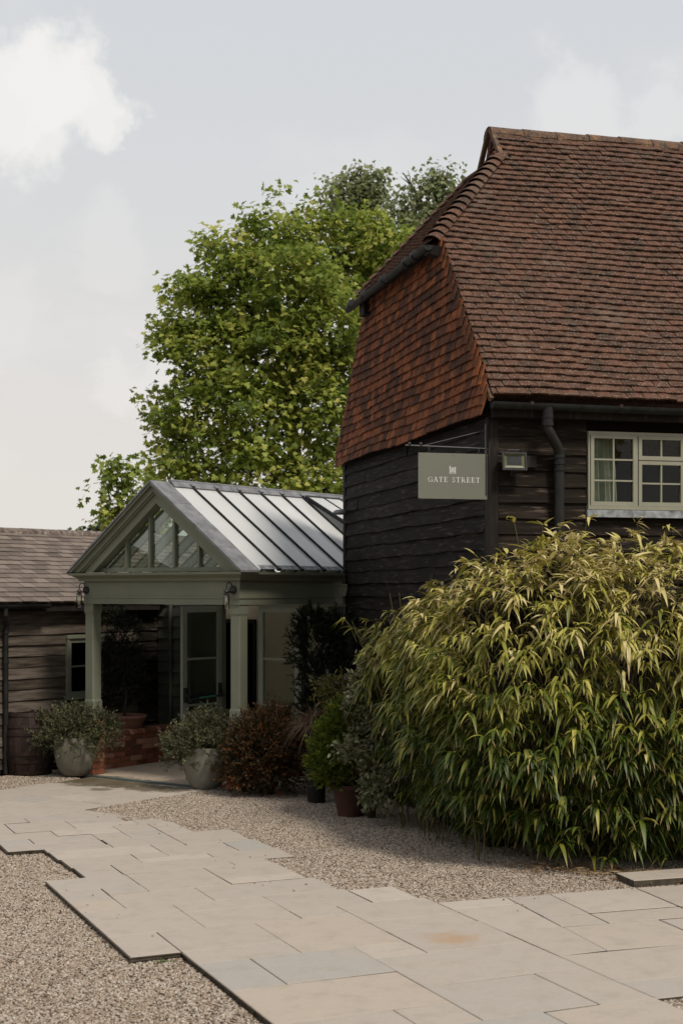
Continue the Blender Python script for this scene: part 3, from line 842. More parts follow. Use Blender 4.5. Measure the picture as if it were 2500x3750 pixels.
# verge of mortar and the edge of the left roof
m = MB(); m.bar(roof_pt(-.055, -.02, .012), roof_pt(-.055, 1.47 / COSP, .012), .035, .05, up=Vector((0, 0, 1))); m.build("verge", "ridge_tile", roof)
m = MB(); m.bar(back_pt(-.05, BW + .14, .02), back_pt(-.05, BW - 1.36, .02), .06, .06); m.build("verge", "timber", roof)
# half hip
def hip_pt(u, f, n=0.0):                # f 0..1 up the hip slope
    s = -.15 + f * 1.18; z = 5.965 + f * 1.335
    return BN(s, u, z) + (Vector((0, 0, 1)) * .66 - BV * .75) * n
hp = MB()
hp.prism([hip_pt(1.33, 0, -.0), hip_pt(2.41, 1, -.0), hip_pt(BW - 2.41, 1, -.0), hip_pt(BW - 1.33, 0, -.0)],
         [hip_pt(1.33, 0, -.05), hip_pt(2.41, 1, -.05), hip_pt(BW - 2.41, 1, -.05), hip_pt(BW - 1.33, 0, -.05)])
hip = hp.build("hip", "roof_tile", barn)
items = []
for i in range(17):
    f = i / 18.0
    u0, u1 = 1.31 + f * 1.1, BW - 1.31 - f * 1.1
    u = u0 + .08 + (i % 2) * .08
    while u < u1:
        tail = hip_pt(u, f - .02, .052); head = hip_pt(u, f + .09, .010)
        y = (head - tail).normalized(); x = -BU; z = x.cross(y)
        items.append((frame_m(tail, x, y, z), tail, 1)); u += .165
lay_tiles(items, tile_me, "roof_tile_courses", hip, limit=0)
def bonnets(ptf, side, n=16):
    for i in range(n - 1):
        f = i / n
        c0, c1 = ptf(f - .01), ptf(f + .115)
        d = (c1 - c0).normalized()
        x = d.cross(Vector((0, 0, 1))).normalized(); up = x.cross(d)
        mb = MB(); vs = []
        for (c, r, lift) in ((c0, .100, .045), (c1, .068, .0)):
            for th_ in (0, .014):
                for k in range(9):
                    an = math.radians(-68 + 136 * k / 8)
                    vs.append(c + x * math.sin(an) * (r + th_) * 1.05 + up * ((math.cos(an) - .55) * (r + th_) + lift))
        fs = []
        for k in range(8):
            fs += [(k, k + 1, 19 + k, 18 + k), (9 + k, 10 + k, 28 + k, 27 + k), (k, k + 1, 10 + k, 9 + k), (18 + k, 19 + k, 28 + k, 27 + k)]
        fs += [(0, 9, 27, 18), (8, 17, 35, 26)]
        mb.add(vs, fs); mb.build("bonnet_tile", "roof_tile", hip, smooth=True)
bonnets(lambda f: BN(-.15 + 1.18 * f, 1.31 + 1.1 * f, 5.985 + 1.335 * f), 1)
bonnets(lambda f: BN(-.15 + 1.18 * f, BW - 1.31 - 1.1 * f, 5.985 + 1.335 * f), -1)
# gablet
m = MB(); m.prism([BN(1.05, 2.30, 7.24), BN(1.05, 2.695, 7.70), BN(1.05, BW - 2.30, 7.24)], [BN(1.10, 2.30, 7.24), BN(1.10, 2.695, 7.70), BN(1.10, BW - 2.30, 7.24)])
gab = m.build("gablet", "dark", barn)
for i, (z0, z1) in enumerate(((7.27, 7.37), (7.36, 7.46), (7.45, 7.55), (7.54, 7.62))):
    hw = max(.02, (7.70 - z0) / TANP - .03)
    m = MB(); m.prism([BN(1.02, 2.695 - hw, z0), BN(1.045, 2.695 - hw + .07, z1), BN(1.045, 2.695 + hw - .07, z1), BN(1.02, 2.695 + hw, z0)],
                      [BN(1.035, 2.695 - hw, z0), BN(1.055, 2.695 - hw + .07, z1), BN(1.055, 2.695 + hw - .07, z1), BN(1.035, 2.695 + hw, z0)])
    m.build("wall_tile", "wall_tile", gab)
for sg in (-1, 1):
    m = MB(); m.bar(BN(.985, 2.695 + sg * .36, 7.28), BN(.985, 2.695 + sg * .02, 7.68), .05, .05); m.build("verge", "ridge_tile", gab)
# ridge tiles
s = .96; i = 0
random.seed(3)
while s < BL:
    mb = MB(); vs = []
    L = .40
    dz = random.uniform(-.006, .006) - .012 * math.sin(s * 1.1)
    for (ss, rr) in ((s, .128), (s + L - .006, .122)):
        for th_ in (0, .016):
            for k in range(11):
                an = math.radians(-95 + 190 * k / 10)
                vs.append(BN(ss, 2.695 + math.sin(an) * (rr + th_), 7.585 + dz + math.cos(an) * (rr + th_) * .92))
    fs = []
    for k in range(10):
        fs += [(k, k + 1, 23 + k, 22 + k), (11 + k, 12 + k, 34 + k, 33 + k), (k, k + 1, 12 + k, 11 + k), (22 + k, 23 + k, 34 + k, 33 + k)]
    fs += [(0, 11, 33, 22), (10, 21, 43, 32)]
    mb.add(vs, fs); mb.build("ridge_tile", "ridge_tile", roof, smooth=True)
    s += L
# tile hanging on the gable
m = MB()
def gz(z): return -.15 + (z - ZE) / TANP
gpts = [(-.10, 4.04), (gz(5.97), 5.97), (BW - gz(5.97), 5.97), (BW + .10, 4.04)]
m.prism([BN(-.045, u, z) for u, z in gpts], [BN(.02, u, z) for u, z in gpts])
gc = m.build("tile_hanging", "dark", barn)
items = []
random.seed(14)
for i in range(20):
    z = 4.04 + i * .0955
    u0 = max(-.12, gz(z) + .015); u1 = BW - u0
    u = u0 - ((i % 2) * .0825)
    while u < u1:
        a, b = max(u, u0), min(u + .165, u1)
        u += .165
        if b - a < .03: continue
        w = (b - a) / .165
        kick = .035 * math.exp(-(z - 4.04) / .22)
        kick2 = .035 * math.exp(-(z + .2 - 4.04) / .22)
        uc = (a + b) / 2
        tail = BN(-.097 - kick + random.uniform(-.003, .003), uc, z + random.uniform(-.005, .005) + .012 * math.sin(uc * 2 + i * .4))
        head = BN(-.050 - kick2, uc, z + .2)
        y = (head - tail).normalized(); x = -BU
        x = (x + Vector((0, 0, random.uniform(-.02, .02)))).normalized()
        zz = x.cross(y).normalized(); y = zz.cross(x)
        items.append((frame_m(tail, x * w, y, zz), tail, w))
lay_tiles(items, wall_tile_me, "wall_tile_courses", gc)
# gutters and pipe
def half_gutter(mb, a, b, r, n=8):
    a, b = Vector(a), Vector(b); d = (b - a).normalized(); x = d.cross(Vector((0, 0, 1))).normalized()
    vs = []
    for c in (a, b):
        for rr in (r, r - .006):
            for k in range(n + 1):
                an = math.pi * k / n
                vs.append(c + x * math.cos(an) * rr - Vector((0, 0, 1)) * math.sin(an) * rr)
    m_ = n + 1; fs = []
    for k in range(n):
        fs += [(k, k + 1, 2 * m_ + k + 1, 2 * m_ + k), (m_ + k, m_ + k + 1, 3 * m_ + k + 1, 3 * m_ + k)]
    fs += [(0, m_, 3 * m_, 2 * m_), (n, m_ + n, 3 * m_ + n, 2 * m_ + n)]
    fs += [tuple(range(m_)), tuple(range(2 * m_, 3 * m_))]
    mb.add(vs, fs)
m = MB(); half_gutter(m, BN(-.06, -.20, 4.155), BN(BL, -.20, 4.135), .062); fg = m.build("gutter", "gutter", barn, smooth=True)
for s in (.30, 1.2, 2.1, 3.0, 3.9):
    m = MB(); m.box(BN, s, s + .03, -.265, -.13, 4.135, 4.165); m.build("gutter_bracket", "hoop", fg)
m = MB(); half_gutter(m, BN(-.235, 1.18, 5.925), BN(-.235, 4.42, 5.90), .052); hg = m.build("gutter", "gutter", barn, smooth=True)
for u in (1.6, 1.9, 2.75, 3.6, 4.2):
    m = MB(); m.tube([BN(-.235, u, 5.915), BN(-.235, u + .05, 5.908)], .062, 12); m.build("gutter_joint", "gutter", hg, smooth=True)
m = MB(); m.prism([BN(-.25, 1.17, 5.93), BN(-.25, 1.34, 5.93), BN(-.06, 1.34, 5.93), BN(-.06, 1.22, 5.93)], [BN(-.22, 1.20, 5.85), BN(-.22, 1.34, 5.85), BN(-.06, 1.34, 5.82), BN(-.06, 1.24, 5.82)]); m.build("box_end", "timber", barn)
m = MB(); m.box(BN, -.18, .0, 1.34, BW - 1.34, 5.925, 5.945); m.build("soffit", "timber", barn)
m = MB(); m.box(BN, -.18, -.06, BW - 1.5, BW - 1.3, 5.74, 5.92); m.build("box_end", "timber", barn)
m = MB(); m.box(BN, -.03, BL, -.14, -.05, 4.03, 4.14); m.build("fascia", "timber", barn)
m = MB()
m.tube([BN(.49, -.20, 4.12), BN(.49, -.20, 3.97)], .055, 14)
m.tube([BN(.49, -.20, 3.99), BN(.49, -.20, 3.93), BN(.53, -.185, 3.87), BN(.60, -.14, 3.79), BN(.645, -.11, 3.73), BN(.65, -.10, 3.62)], .048, 14)
m.tube([BN(.65, -.10, 3.66), BN(.65, -.10, .0)], .051, 16)
dp_ = m.build("downpipe", "pipe", barn, smooth=True)
for (s, u, z0, z1, r) in ((.49, -.20, 4.02, 4.04, .06), (.49, -.20, 3.95, 3.98, .06), (.65, -.10, 3.66, 3.69, .058), (.65, -.10, 3.60, 3.63, .060), (.65, -.10, 3.54, 3.56, .058)):
    m = MB(); m.tube([BN(s, u, z0), BN(s, u, z1)], r, 16); m.build("pipe_collar", "pipe", dp_, smooth=True)
# window
w0, w1, zb, zt = .97, 2.49, 3.19, 3.93
wf = MB()
wf.box(BN, w0 - .01, w1 + .01, -.075, .03, zb - .008, zb + .028)
wf.box(BN, w0, w1, -.055, .03, zt - .03, zt)
for (a, b) in ((w0, w0 + .02), (1.468, 1.488), (1.972, 1.992), (w1 - .02, w1)):
    wf.box(BN, a, b, -.053, .03, zb + .028, zt - .03)
win = wf.build("window", "cream_paint", barn)
def casement(s0, s1, z0, z1, nx, nz, st=.034):
    m = MB(); fo, bo = -.064, -.030
    m.box(BN, s0, s0 + st, fo, bo, z0, z1); m.box(BN, s1 - st, s1, fo, bo, z0, z1)
    m.box(BN, s0 + st, s1 - st, fo, bo, z0, z0 + st * 1.15); m.box(BN, s0 + st, s1 - st, fo, bo, z1 - st, z1)
    o = m.build("casement", "cream_paint", win)
    gx = [s0 + st + (s1 - s0 - 2 * st) * k / nx for k in range(nx + 1)]
    gz_ = [z0 + st * 1.15 + (z1 - z0 - 2.15 * st) * k / nz for k in range(nz + 1)]
    m = MB()
    for x in gx[1:-1]: m.box(BN, x - .008, x + .008, fo + .004, bo, gz_[0], gz_[-1])
    for zz in gz_[1:-1]: m.box(BN, gx[0], gx[-1], fo + .006, bo - .002, zz - .008, zz + .008)
    m.build("glazing_bar", "cream_paint", win)
    for a, b in zip(gx[:-1], gx[1:]):
        for c, d in zip(gz_[:-1], gz_[1:]):
            m = MB(); m.box(BN, a, b, -.042, -.038, c, d); m.build("pane", "glass", win)
casement(w0 + .022, 1.466, zb + .03, zt - .032, 2, 3)
casement(1.490, 1.970, 3.665, zt - .032, 2, 1)
casement(1.490, 1.970, zb + .03, 3.655, 2, 2)
casement(1.994, w1 - .022, zb + .03, zt - .032, 2, 3)
m = MB(); m.box(BN, 1.488, 1.972, -.05, .02, 3.652, 3.668); m.build("transom", "cream_paint", win)
m = MB(); m.prism([BN(w0 - .02, -.075, 3.178), BN(w1 + .02, -.075, 3.178), BN(w1 + .02, -.085, 3.108), BN(w0 - .02, -.085, 3.108)],
                  [BN(w0 - .02, -.02, 3.178), BN(w1 + .02, -.02, 3.178), BN(w1 + .02, -.03, 3.108), BN(w0 - .02, -.03, 3.108)]); m.build("lead_flashing", "lead_dark", barn)
m = MB(); m.box(BN, .34, .44, -.06, -.03, 3.57, 3.68); m.build("junction_box", "timber", barn)
# curtains inside
def curtain(s0, s1, label):
    m = MB(); n = 46; vs = []
    for zi, z in enumerate((3.12, 3.5, 3.92)):
        for k in range(n + 1):
            f = k / n
            s = s0 + (s1 - s0) * f * (1 - .10 * (zi / 2))
            vs.append(BN(s, .10 + .028 * math.sin(f * 38 + .4 * zi) + .012 * math.sin(f * 17), z))
    fs = [(r * (n + 1) + k, r * (n + 1) + k + 1, (r + 1) * (n + 1) + k + 1, (r + 1) * (n + 1) + k) for r in range(2) for k in range(n)]
    m.add(vs, fs); o = m.build("curtain", "curtain", None, smooth=True)
    return tag(o, label, "curtain")
curtain(.985, 1.345, "pale linen curtain gathered behind the first light of the barn window")

# ================================================================== SIGN, LAMPS ON BARN
sg = thing("hanging_sign", "sage green hanging sign reading GATE STREET on an iron bracket", "sign", BN(-.02, 0, 3.25))
U0 = -.015
m = MB(); m.box(BN, -.715, -.022, U0 - .006, U0 + .006, 3.262, 3.688); brd = m.build("board", "sign", sg)
for s in (-.70, -.368, -.037):
    for z in (3.275, 3.675):
        m = MB(); m.tube([BN(s, U0 - .006, z), BN(s, U0 - .011, z)], .006, 8); m.build("screw", "steel", brd)
br = MB()
br.tube([BN(-.84, U0, 3.752), BN(-.01, U0, 3.738)], .009, 8)
br.tube([BN(-.66, U0, 3.755), BN(-.05, U0, 3.915)], .004, 6)
br.box(BN, -.058, -.046, U0 - .012, U0 + .014, 3.30, 3.97)
iron = br.build("bracket", "black_iron", sg)
for s in (-.80, -.69):
    m = MB(); m.lathe(BN(s, U0, 3.765), [(0, -.022), (.012, -.014), (.016, 0), (.012, .014), (0, .022)], 10); m.build("finial", "black_iron", iron, smooth=True)
for s in (-.62, -.13):
    m = MB(); m.tube([BN(s, U0, 3.742), BN(s + .008, U0 - .012, 3.72), BN(s, U0, 3.685)], .006, 6); m.build("hook", "black_iron", iron)
def strokes(name, polys, w, x0, z0, hgt, parent):
    m = MB()
    for pl in polys:
        th_ = pl[0]
        pts = [Vector((x0 + a * hgt, z0 + b * hgt)) for a, b in pl[1]]
        for a, b in zip(pts[:-1], pts[1:]):
            d = (b - a).normalized(); nx = Vector((-d.y, d.x)) * th_ * hgt / 2
            A = [a + nx - d * .002, b + nx + d * .002, b - nx + d * .002, a - nx - d * .002]
            m.prism([BN(v.x, U0 - .0061, v.y) for v in A], [BN(v.x, U0 - .0078, v.y) for v in A])
    return m.build(name, "white", parent)
def arc(cx, cz, rx, rz, a0, a1, n=9):
    return [(cx + rx * math.cos(math.radians(a0 + (a1 - a0) * k / n)), cz + rz * math.sin(math.radians(a0 + (a1 - a0) * k / n))) for k in range(n + 1)]
TK, TN = .17, .07
LT = {
    'G': (.82, [(TK, arc(.42, .5, .38, .47, 140, 270)), (TN, arc(.42, .5, .38, .47, 40, 140)), (TN, arc(.42, .5, .38, .47, 270, 330)), (TK, [(.74, .08), (.74, .42)]), (TN, [(.58, .42), (.9, .42)]), (TN, [(.74, .72), (.74, .95)])]),
    'A': (.86, [(TN, [(.08, .0), (.42, 1)]), (TK, [(.42, 1), (.78, 0)]), (TN, [(.2, .36), (.64, .36)]), (TN, [(0, .03), (.2, .03)]), (TN, [(.62, .03), (.92, .03)])]),
    'T': (.78, [(TK, [(.39, 0), (.39, 1)]), (TN, [(.02, .96), (.76, .96)]), (TN, [(.04, .78), (.04, .97)]), (TN, [(.74, .78), (.74, .97)]), (TN, [(.22, .03), (.56, .03)])]),
    'E': (.72, [(TK, [(.18, 0), (.18, 1)]), (TN, [(.04, .96), (.66, .96)]), (TN, [(.18, .5), (.5, .5)]), (TN, [(.04, .04), (.7, .04)]), (TN, [(.66, .96), (.66, .78)]), (TN, [(.5, .4), (.5, .6)]), (TN, [(.7, .04), (.7, .24)])]),
    'S': (.62, [(.12, arc(.31, .74, .22, .22, 30, 270)), (.14, arc(.31, .27, .24, .24, 90, -150)), (TN, [(.5, .78), (.5, .97)]), (TN, [(.08, .04), (.08, .26)])]),
    'R': (.84, [(TK, [(.18, 0), (.18, 1)]), (TN, [(.04, .96), (.36, .96)]), (.12, arc(.36, .72, .26, .24, 90, -90)), (TN, [(.18, .48), (.36, .48)]), (TK, [(.4, .48), (.76, .02)]), (TN, [(.04, .03), (.34, .03)]), (TN, [(.68, .03), (.9, .03)])]),
    ' ': (.42, [])}
txt = "GATE STREET"; hgt = .047; gap = .26
tw = sum(LT[c][0] + gap for c in txt) - gap
k_ = .505 / (tw * hgt)
x = -.368 - .2525
for c in txt:
    wd, pl = LT[c]
    if pl:
        strokes("letter", [(th_, [(a * k_, b) for a, b in pts]) for th_, pts in pl], 0, x, 3.418, hgt, brd)
    x += (wd + gap) * hgt * k_
gate = [(.05, [(0, y), (.80, y)]) for y in (.14, .26, .38, .52, .68)]
gate = [(.075, p[1]) for p in gate] + [(.13, [(.03, 0), (.03, .92)]), (.08, [(.03, .92), (.12, .80)]), (.12, [(.78, .02), (.78, .80)]), (.05, [(.08, .14), (.4, .66)]), (.05, [(.74, .14), (.42, .66)]), (.04, [(0, -.06), (.8, -.06)])]
strokes("gate_emblem", gate, 0, -.412, 3.502, .072, brd)

fl = thing("floodlight", "black square floodlight on the barn front beside the hanging sign", "floodlight", BN(.18, -.1, 3.6))
m = MB(); zc = 3.615; s0, s1 = .055, .300
m.prism([BN(s0, -.16, zc - .085), BN(s1, -.16, zc - .085), BN(s1, -.14, zc + .085), BN(s0, -.14, zc + .085)], [BN(s0 + .03, -.085, zc - .06), BN(s1 - .03, -.085, zc - .06), BN(s1 - .03, -.07, zc + .06), BN(s0 + .03, -.07, zc + .06)])
hs = m.build("housing", "black_iron", fl)
def fp(s, o, z): return BN(s, -.1635 - o + (z - zc + .085) * .1176, z)
i0, i1, k0, k1 = s0 + .018, s1 - .018, zc - .062, zc + .068
m = MB(); cs, cz = (i0 + i1) / 2 + .005, zc + .012
inn = [(cs - .02, cz - .018), (cs + .02, cz - .018), (cs + .02, cz + .018), (cs - .02, cz + .018)]
outp = [(i0, k0), (i1, k0), (i1, k1), (i0, k1)]
m.add([fp(a, .0, b) for a, b in outp] + [fp(a, -.018, b) for a, b in inn], [(0, 1, 5, 4), (1, 2, 6, 5), (2, 3, 7, 6), (3, 0, 4, 7)])
m.v = [v - BU * .003 for v in m.v]; m.build("reflector", "reflector", hs)
m = MB(); m.prism([fp(a, -.014, b) for a, b in inn], [fp(a, -.022, b) for a, b in inn]); m.v = [v - BU * .006 for v in m.v]; m.build("led_chip", "led", hs)
m = MB()
for (a0, a1, b0, b1) in ((s0, s1, zc - .085, k0), (s0, s1, k1, zc + .085), (s0, i0, k0, k1), (i1, s1, k0, k1)):
    m.prism([fp(a, .0, b) for a, b in ((a0, b0), (a1, b0), (a1, b1), (a0, b1))], [fp(a, .014, b) for a, b in ((a0, b0), (a1, b0), (a1, b1), (a0, b1))])
m.build("bezel", "black_iron", hs)
m = MB(); m.tube([BN(.09, -.10, zc + .09), BN(.12, -.12, zc + .105), BN(.24, -.12, zc + .108), BN(.28, -.10, zc + .09)], .006, 6); m.tube([BN(.17, -.10, zc - .08), BN(.17, -.09, zc - .13), BN(.20, -.06, zc - .14), BN(.22, -.03, zc - .08)], .006, 6)
m.box(BN, .15, .2, -.09, -.026, zc - .03, zc + .03); m.build("mounting", "black_iron", fl)

wl = thing("wall_lamp", "small dark lamp on the barn gable, above the white glass roof", "wall lamp", BN(-.05, BW - .1, 3.4))
pl_ = P(1243, 1876, 18.45)
m = MB(); m.lathe(pl_, [(0, .035), (.05, .03), (.085, .005), (.09, -.01), (.06, -.03), (0, -.035)], 18); m.build("lamp_head", "lead", wl, smooth=True)
m = MB(); m.tube([pl_ + Vector((.06, 0, .01)), BN(-.03, BW - .15, pl_.z + .02)], .014, 8); m.build("arm", "black_iron", wl)

# ================================================================== PORCH
porch = thing("porch", "sage green glazed porch with pediment, two columns and an open door", "porch", Q(1.34, 1.2, 0))
FWD = 2.68
# brick piers and columns
def column(t0, nm):
    t1 = t0 + .165
    m = MB()
    m.box(Q, t0, t1, 0, .165, 2.13, 2.236)
    m.box(Q, t0, t1, 0, .165, .82, .955)
    c = .012
    def ring(t0, t1, d0, d1, z, e): return [Q(a, b, z) for a, b in ((t0 + e, d0), (t1 - e, d0), (t1, d0 + e), (t1, d1 - e), (t1 - e, d1), (t0 + e, d1), (t0, d1 - e), (t0, d0 + e))]
    g = .006
    R0 = ring(t0, t1, 0, .165, .955, .001); R1 = ring(t0 + g, t1 - g, g, .165 - g, .985, c); R2 = ring(t0 + g, t1 - g, g, .165 - g, 2.10, c); R3 = ring(t0, t1, 0, .165, 2.13, .001)
    for a, b in ((R0, R1), (R1, R2), (R2, R3)): m.prism(a, b)
    o = m.build("column", "sage", porch)
    m = MB(); m.box(Q, t0 - .014, t1 + .014, -.014, .164, .74, .82); m.build("column_base", "sage", o)
    pr = MB(); pr.box(Q, t0 - .02, t1 + .02, -.02, .17, -.03, .74)
    p_ = pr.build("brick_pier", "mortar", porch)
    for i in range(9):
        z0 = i * .081
        m = MB(); m.box(Q, t0 - .03, t1 + .03, -.03, .18, z0 + .005, z0 + .073); m.build("brick", "brick", p_)
column(0, "r"); column(FWD - .165, "l")
# beams with stepped fascias
def beam(fn_t, nm):
    m = MB()
    fn_t(m, 0.0, 2.236, 2.262, .010); fn_t(m, 0.0, 2.262, 2.312, .004); fn_t(m, 0.0, 2.312, 2.335, .014); fn_t(m, 0.0, 2.335, 2.53, .0)
    return m.build("beam", "sage", porch)
beam(lambda m, d, z0, z1, o: m.box(Q, -o, FWD + o, -o, .16, z0, z1), "f")
beam(lambda m, d, z0, z1, o: m.box(Q, -o, .16, .16, 4.1, z0, z1), "s")
beam(lambda m, d, z0, z1, o: m.box(Q, FWD - .16, FWD + o, .16, 2.3, z0, z1), "b")
CP = [(.0, 2.53), (.05, 2.53), (.055, 2.556), (.075, 2.575), (.105, 2.588), (.112, 2.600), (.145, 2.604), (.15, 2.634), (.0, 2.634)]
m = MB(); m.prism([Q(-o, -o, z) for o, z in CP], [Q(FWD + o, -o, z) for o, z in CP])
m.prism([Q(-o, -o, z) for o, z in CP], [Q(-o, 4.1, z) for o, z in CP])
m.prism([Q(FWD + o, -o, z) for o, z in CP], [Q(FWD + o, 2.2, z) for o, z in CP])
m.build("cornice", "sage", porch)
m = MB(); m.box(Q, 0, FWD, .0, .16, 2.5305, 2.638); m.box(Q, 0, .16, .16, 4.1, 2.5305, 2.638); m.box(Q, FWD - .16, FWD, .16, 4.1, 2.5305, 2.638); m.build("wall_plate", "sage", porch)
# pediment
TC, ZA, ZB_ = 1.34, 3.755, 2.645
HB = 1.475
TP = (ZA - ZB_) / HB
def rake(parent, nm, mat, off0, off1, d0, d1):
    for sgn in (-1, 1):
        A = [(HB - off0 / TP, ZB_), (0, ZA - off0), (0, ZA - off1), (HB - off1 / TP, ZB_)]
        m = MB(); m.prism([Q(TC + sgn * a, d0, z) for a, z in A], [Q(TC + sgn * a, d1, z) for a, z in A]); m.build(nm, mat, parent)
m = MB(); m.box(Q, .20, 2.48, .06, .14, 2.646, 2.70); ped = m.build("pediment", "sage", porch)
rake(ped, "rake_moulding", "sage", .002, .030, -.15, .10)
rake(ped, "rake_moulding", "sage", .0305, .105, -.10, .10)
rake(ped, "rake_moulding", "sage", .1055, .130, -.075, .10)
rake(ped, "rake_moulding", "sage", .1305, .250, -.045, .12)
for sgn in (-1, 1):                      # lead capping over the rakes
    for k in range(4):
        f0, f1 = k / 4, (k + 1) / 4 - .004
        dz = .004 * (k % 2)
        A = [(HB * (1 - f0) + .03, ZB_ + (ZA - ZB_) * f0 - .02), (HB * (1 - f1), ZB_ + (ZA - ZB_) * f1)]
        pts = [(A[0][0], A[0][1] + .03 + dz), (A[1][0], A[1][1] + .032 + dz), (A[1][0], A[1][1] + .004), (A[0][0], A[0][1] + .004)]
        m = MB(); m.prism([Q(TC + sgn * a, -.165, z) for a, z in pts], [Q(TC + sgn * a, .175, z) for a, z in pts]); m.build("lead_capping", "lead", ped)
MU = [TC - .625, TC - .2085, TC + .2085, TC + .625]
def under(t): return ZA - .25 - abs(t - TC) * TP
for t in MU:
    m = MB(); m.box(Q, t - .018, t + .018, .05, .115, 2.70, under(t) + .02); m.build("mullion", "sage", ped)
ed = [TC - (ZA - .25 - 2.70) / TP] + MU + [TC + (ZA - .25 - 2.70) / TP]
for a, b in zip(ed[:-1], ed[1:]):
    pts = [(a, 2.70), (b, 2.70), (b, under(b))] + ([(TC, under(TC))] if a < TC < b else []) + [(a, under(a))]
    pts = [p for i, p in enumerate(pts) if p not in pts[:i]]
    m = MB(); m.prism([Q(t, .088, z) for t, z in pts], [Q(t, .094, z) for t, z in pts]); m.build("pane", "glass_clear", ped)
# glazed roof
RT = [(-.135, 2.652), (TC, 3.752)]
def rf(f, d, n, left=False):
    t = RT[0][0] + (TC - RT[0][0]) * f; z = RT[0][1] + (RT[1][1] - RT[0][1]) * f
    L = math.hypot(TC - RT[0][0], RT[1][1] - RT[0][1])
    t -= (RT[1][1] - RT[0][1]) / L * n; z += (TC - RT[0][0]) / L * n
    return Q(2 * TC - t if left else t, d, z)
DK = [.19] + [.55 + .455 * k for k in range(8)]
m = MB(); m.prism([Q(TC + a, .2, z) for a, z in ((-.06, 3.70), (0, 3.76), (.06, 3.70))], [Q(TC + a, 4.1, z) for a, z in ((-.06, 3.70), (0, 3.76), (.06, 3.70))])
groof = m.build("glass_roof", "sage", porch)
for lf in (False, True):
    gm = "glass_clear" if lf else "roof_glass"
    for a, b in zip(DK[:-1], DK[1:]):
        m = MB()
        m.prism([rf(.015, a, .010, lf), rf(.015, b, .010, lf), rf(.985, b, .010, lf), rf(.985, a, .010, lf)],
                [rf(.015, a, .017, lf), rf(.015, b, .017, lf), rf(.985, b, .017, lf), rf(.985, a, .017, lf)])
        m.build("pane", gm, groof)
    for k, d in enumerate(DK[1:]):
        m = MB(); m.bar(rf(.0, d, .030, lf), rf(.965, d, .030, lf),   .026, .024, up=rf(.5, d, 1, lf) - rf(.5, d, 0, lf))
        gb_ = m.build("glazing_bar", "gutter", groof)
        m = MB(); m.bar(rf(-.012, d, .03, lf), rf(.012, d, .03, lf), .05, .042, up=rf(.5, d, 1, lf) - rf(.5, d, 0, lf)); m.build("bar_end", "black_iron", gb_)
        m = MB(); m.bar(rf(.955, d, .035, lf), rf(.985, d, .035, lf), .06, .05, up=rf(.5, d, 1, lf) - rf(.5, d, 0, lf)); m.build("bar_end", "lead", gb_)
        m = MB(); m.bar(rf(.03, d, -.05, lf), rf(.97, d, -.05, lf), .045, .10, up=rf(.5, d, 1, lf) - rf(.5, d, 0, lf)); m.build("rafter", "sage", groof)
    m = MB(); m.prism([rf(.0, .24, .019, lf), rf(.0, 4.1, .019, lf), rf(.045, 4.1, .019, lf), rf(.045, .24, .019, lf)], [rf(.0, .24, .022, lf), rf(.0, 4.1, .022, lf), rf(.045, 4.1, .022, lf), rf(.045, .24, .022, lf)]); m.build("eaves_strip", "lead_dark", groof)
m = MB()
m.tube([Q(TC, .2, 3.80), Q(TC, 4.1, 3.80)], .022, 10)
for lf in (False, True):
    m.prism([rf(.952, .2, .026, lf), rf(.952, 4.1, .026, lf), rf(1.0, 4.1, .030, lf), rf(1.0, .2, .030, lf)], [rf(.952, .2, .034, lf), rf(.952, 4.1, .034, lf), rf(1.0, 4.1, .055, lf), rf(1.0, .2, .055, lf)])
m.build("ridge_flashing", "lead", groof, smooth=True)
# raised roof vent
d0, d1 = DK[6] + .03, DK[8] - .1
m = MB()
def vt(f, d, n): return rf(.94 - f * .52, d, .05 + f * .13 + n)
for (fa, da, fb, db) in ((0, d0, 1, d0), (0, d1, 1, d1), (0, d0, 0, d1), (1, d0, 1, d1), (0, (d0 + d1) / 2, 1, (d0 + d1) / 2)):
    m.bar(vt(fa, da, 0), vt(fb, db, 0), .04, .05, up=rf(.5, d0, 1) - rf(.5, d0, 0))
vent = m.build("roof_vent", "gutter", groof)
m = MB(); m.prism([vt(.02, d0, .01), vt(.02, d1, .01), vt(.98, d1, .01), vt(.98, d0, .01)], [vt(.02, d0, .018), vt(.02, d1, .018), vt(.98, d1, .018), vt(.98, d0, .018)]); m.build("pane", "roof_glass", vent)
m = MB(); m.box(Q, -.1, .02, 3.15, 3.8, 2.65, 2.70); m.build("lead_box", "lead", groof)
# rainwater hopper
m = MB(); m.box(Q, -.20, -.06, 1.90, 2.04, 2.335, 2.47); m.box(Q, -.215, -.055, 1.885, 2.055, 2.4705, 2.492)
hop = m.build("rainwater_hopper", "sage", porch)
m = MB(); m.box(Q, -.2035, -.19, 1.94, 2.0, 2.37, 2.39); m.build("overflow_slot", "dark", hop)
m = MB(); m.tube([Q(-.13, 1.97, 2.49), Q(-.13, 1.97, 2.60)], .026, 10); m.tube([Q(-.13, 1.97, 2.335), Q(-.13, 1.97, .0)], .026, 10); m.tube([Q(-.13, 1.97, 2.20), Q(-.13, 1.97, 2.23)], .033, 10); m.build("downpipe", "sage", porch, smooth=True)
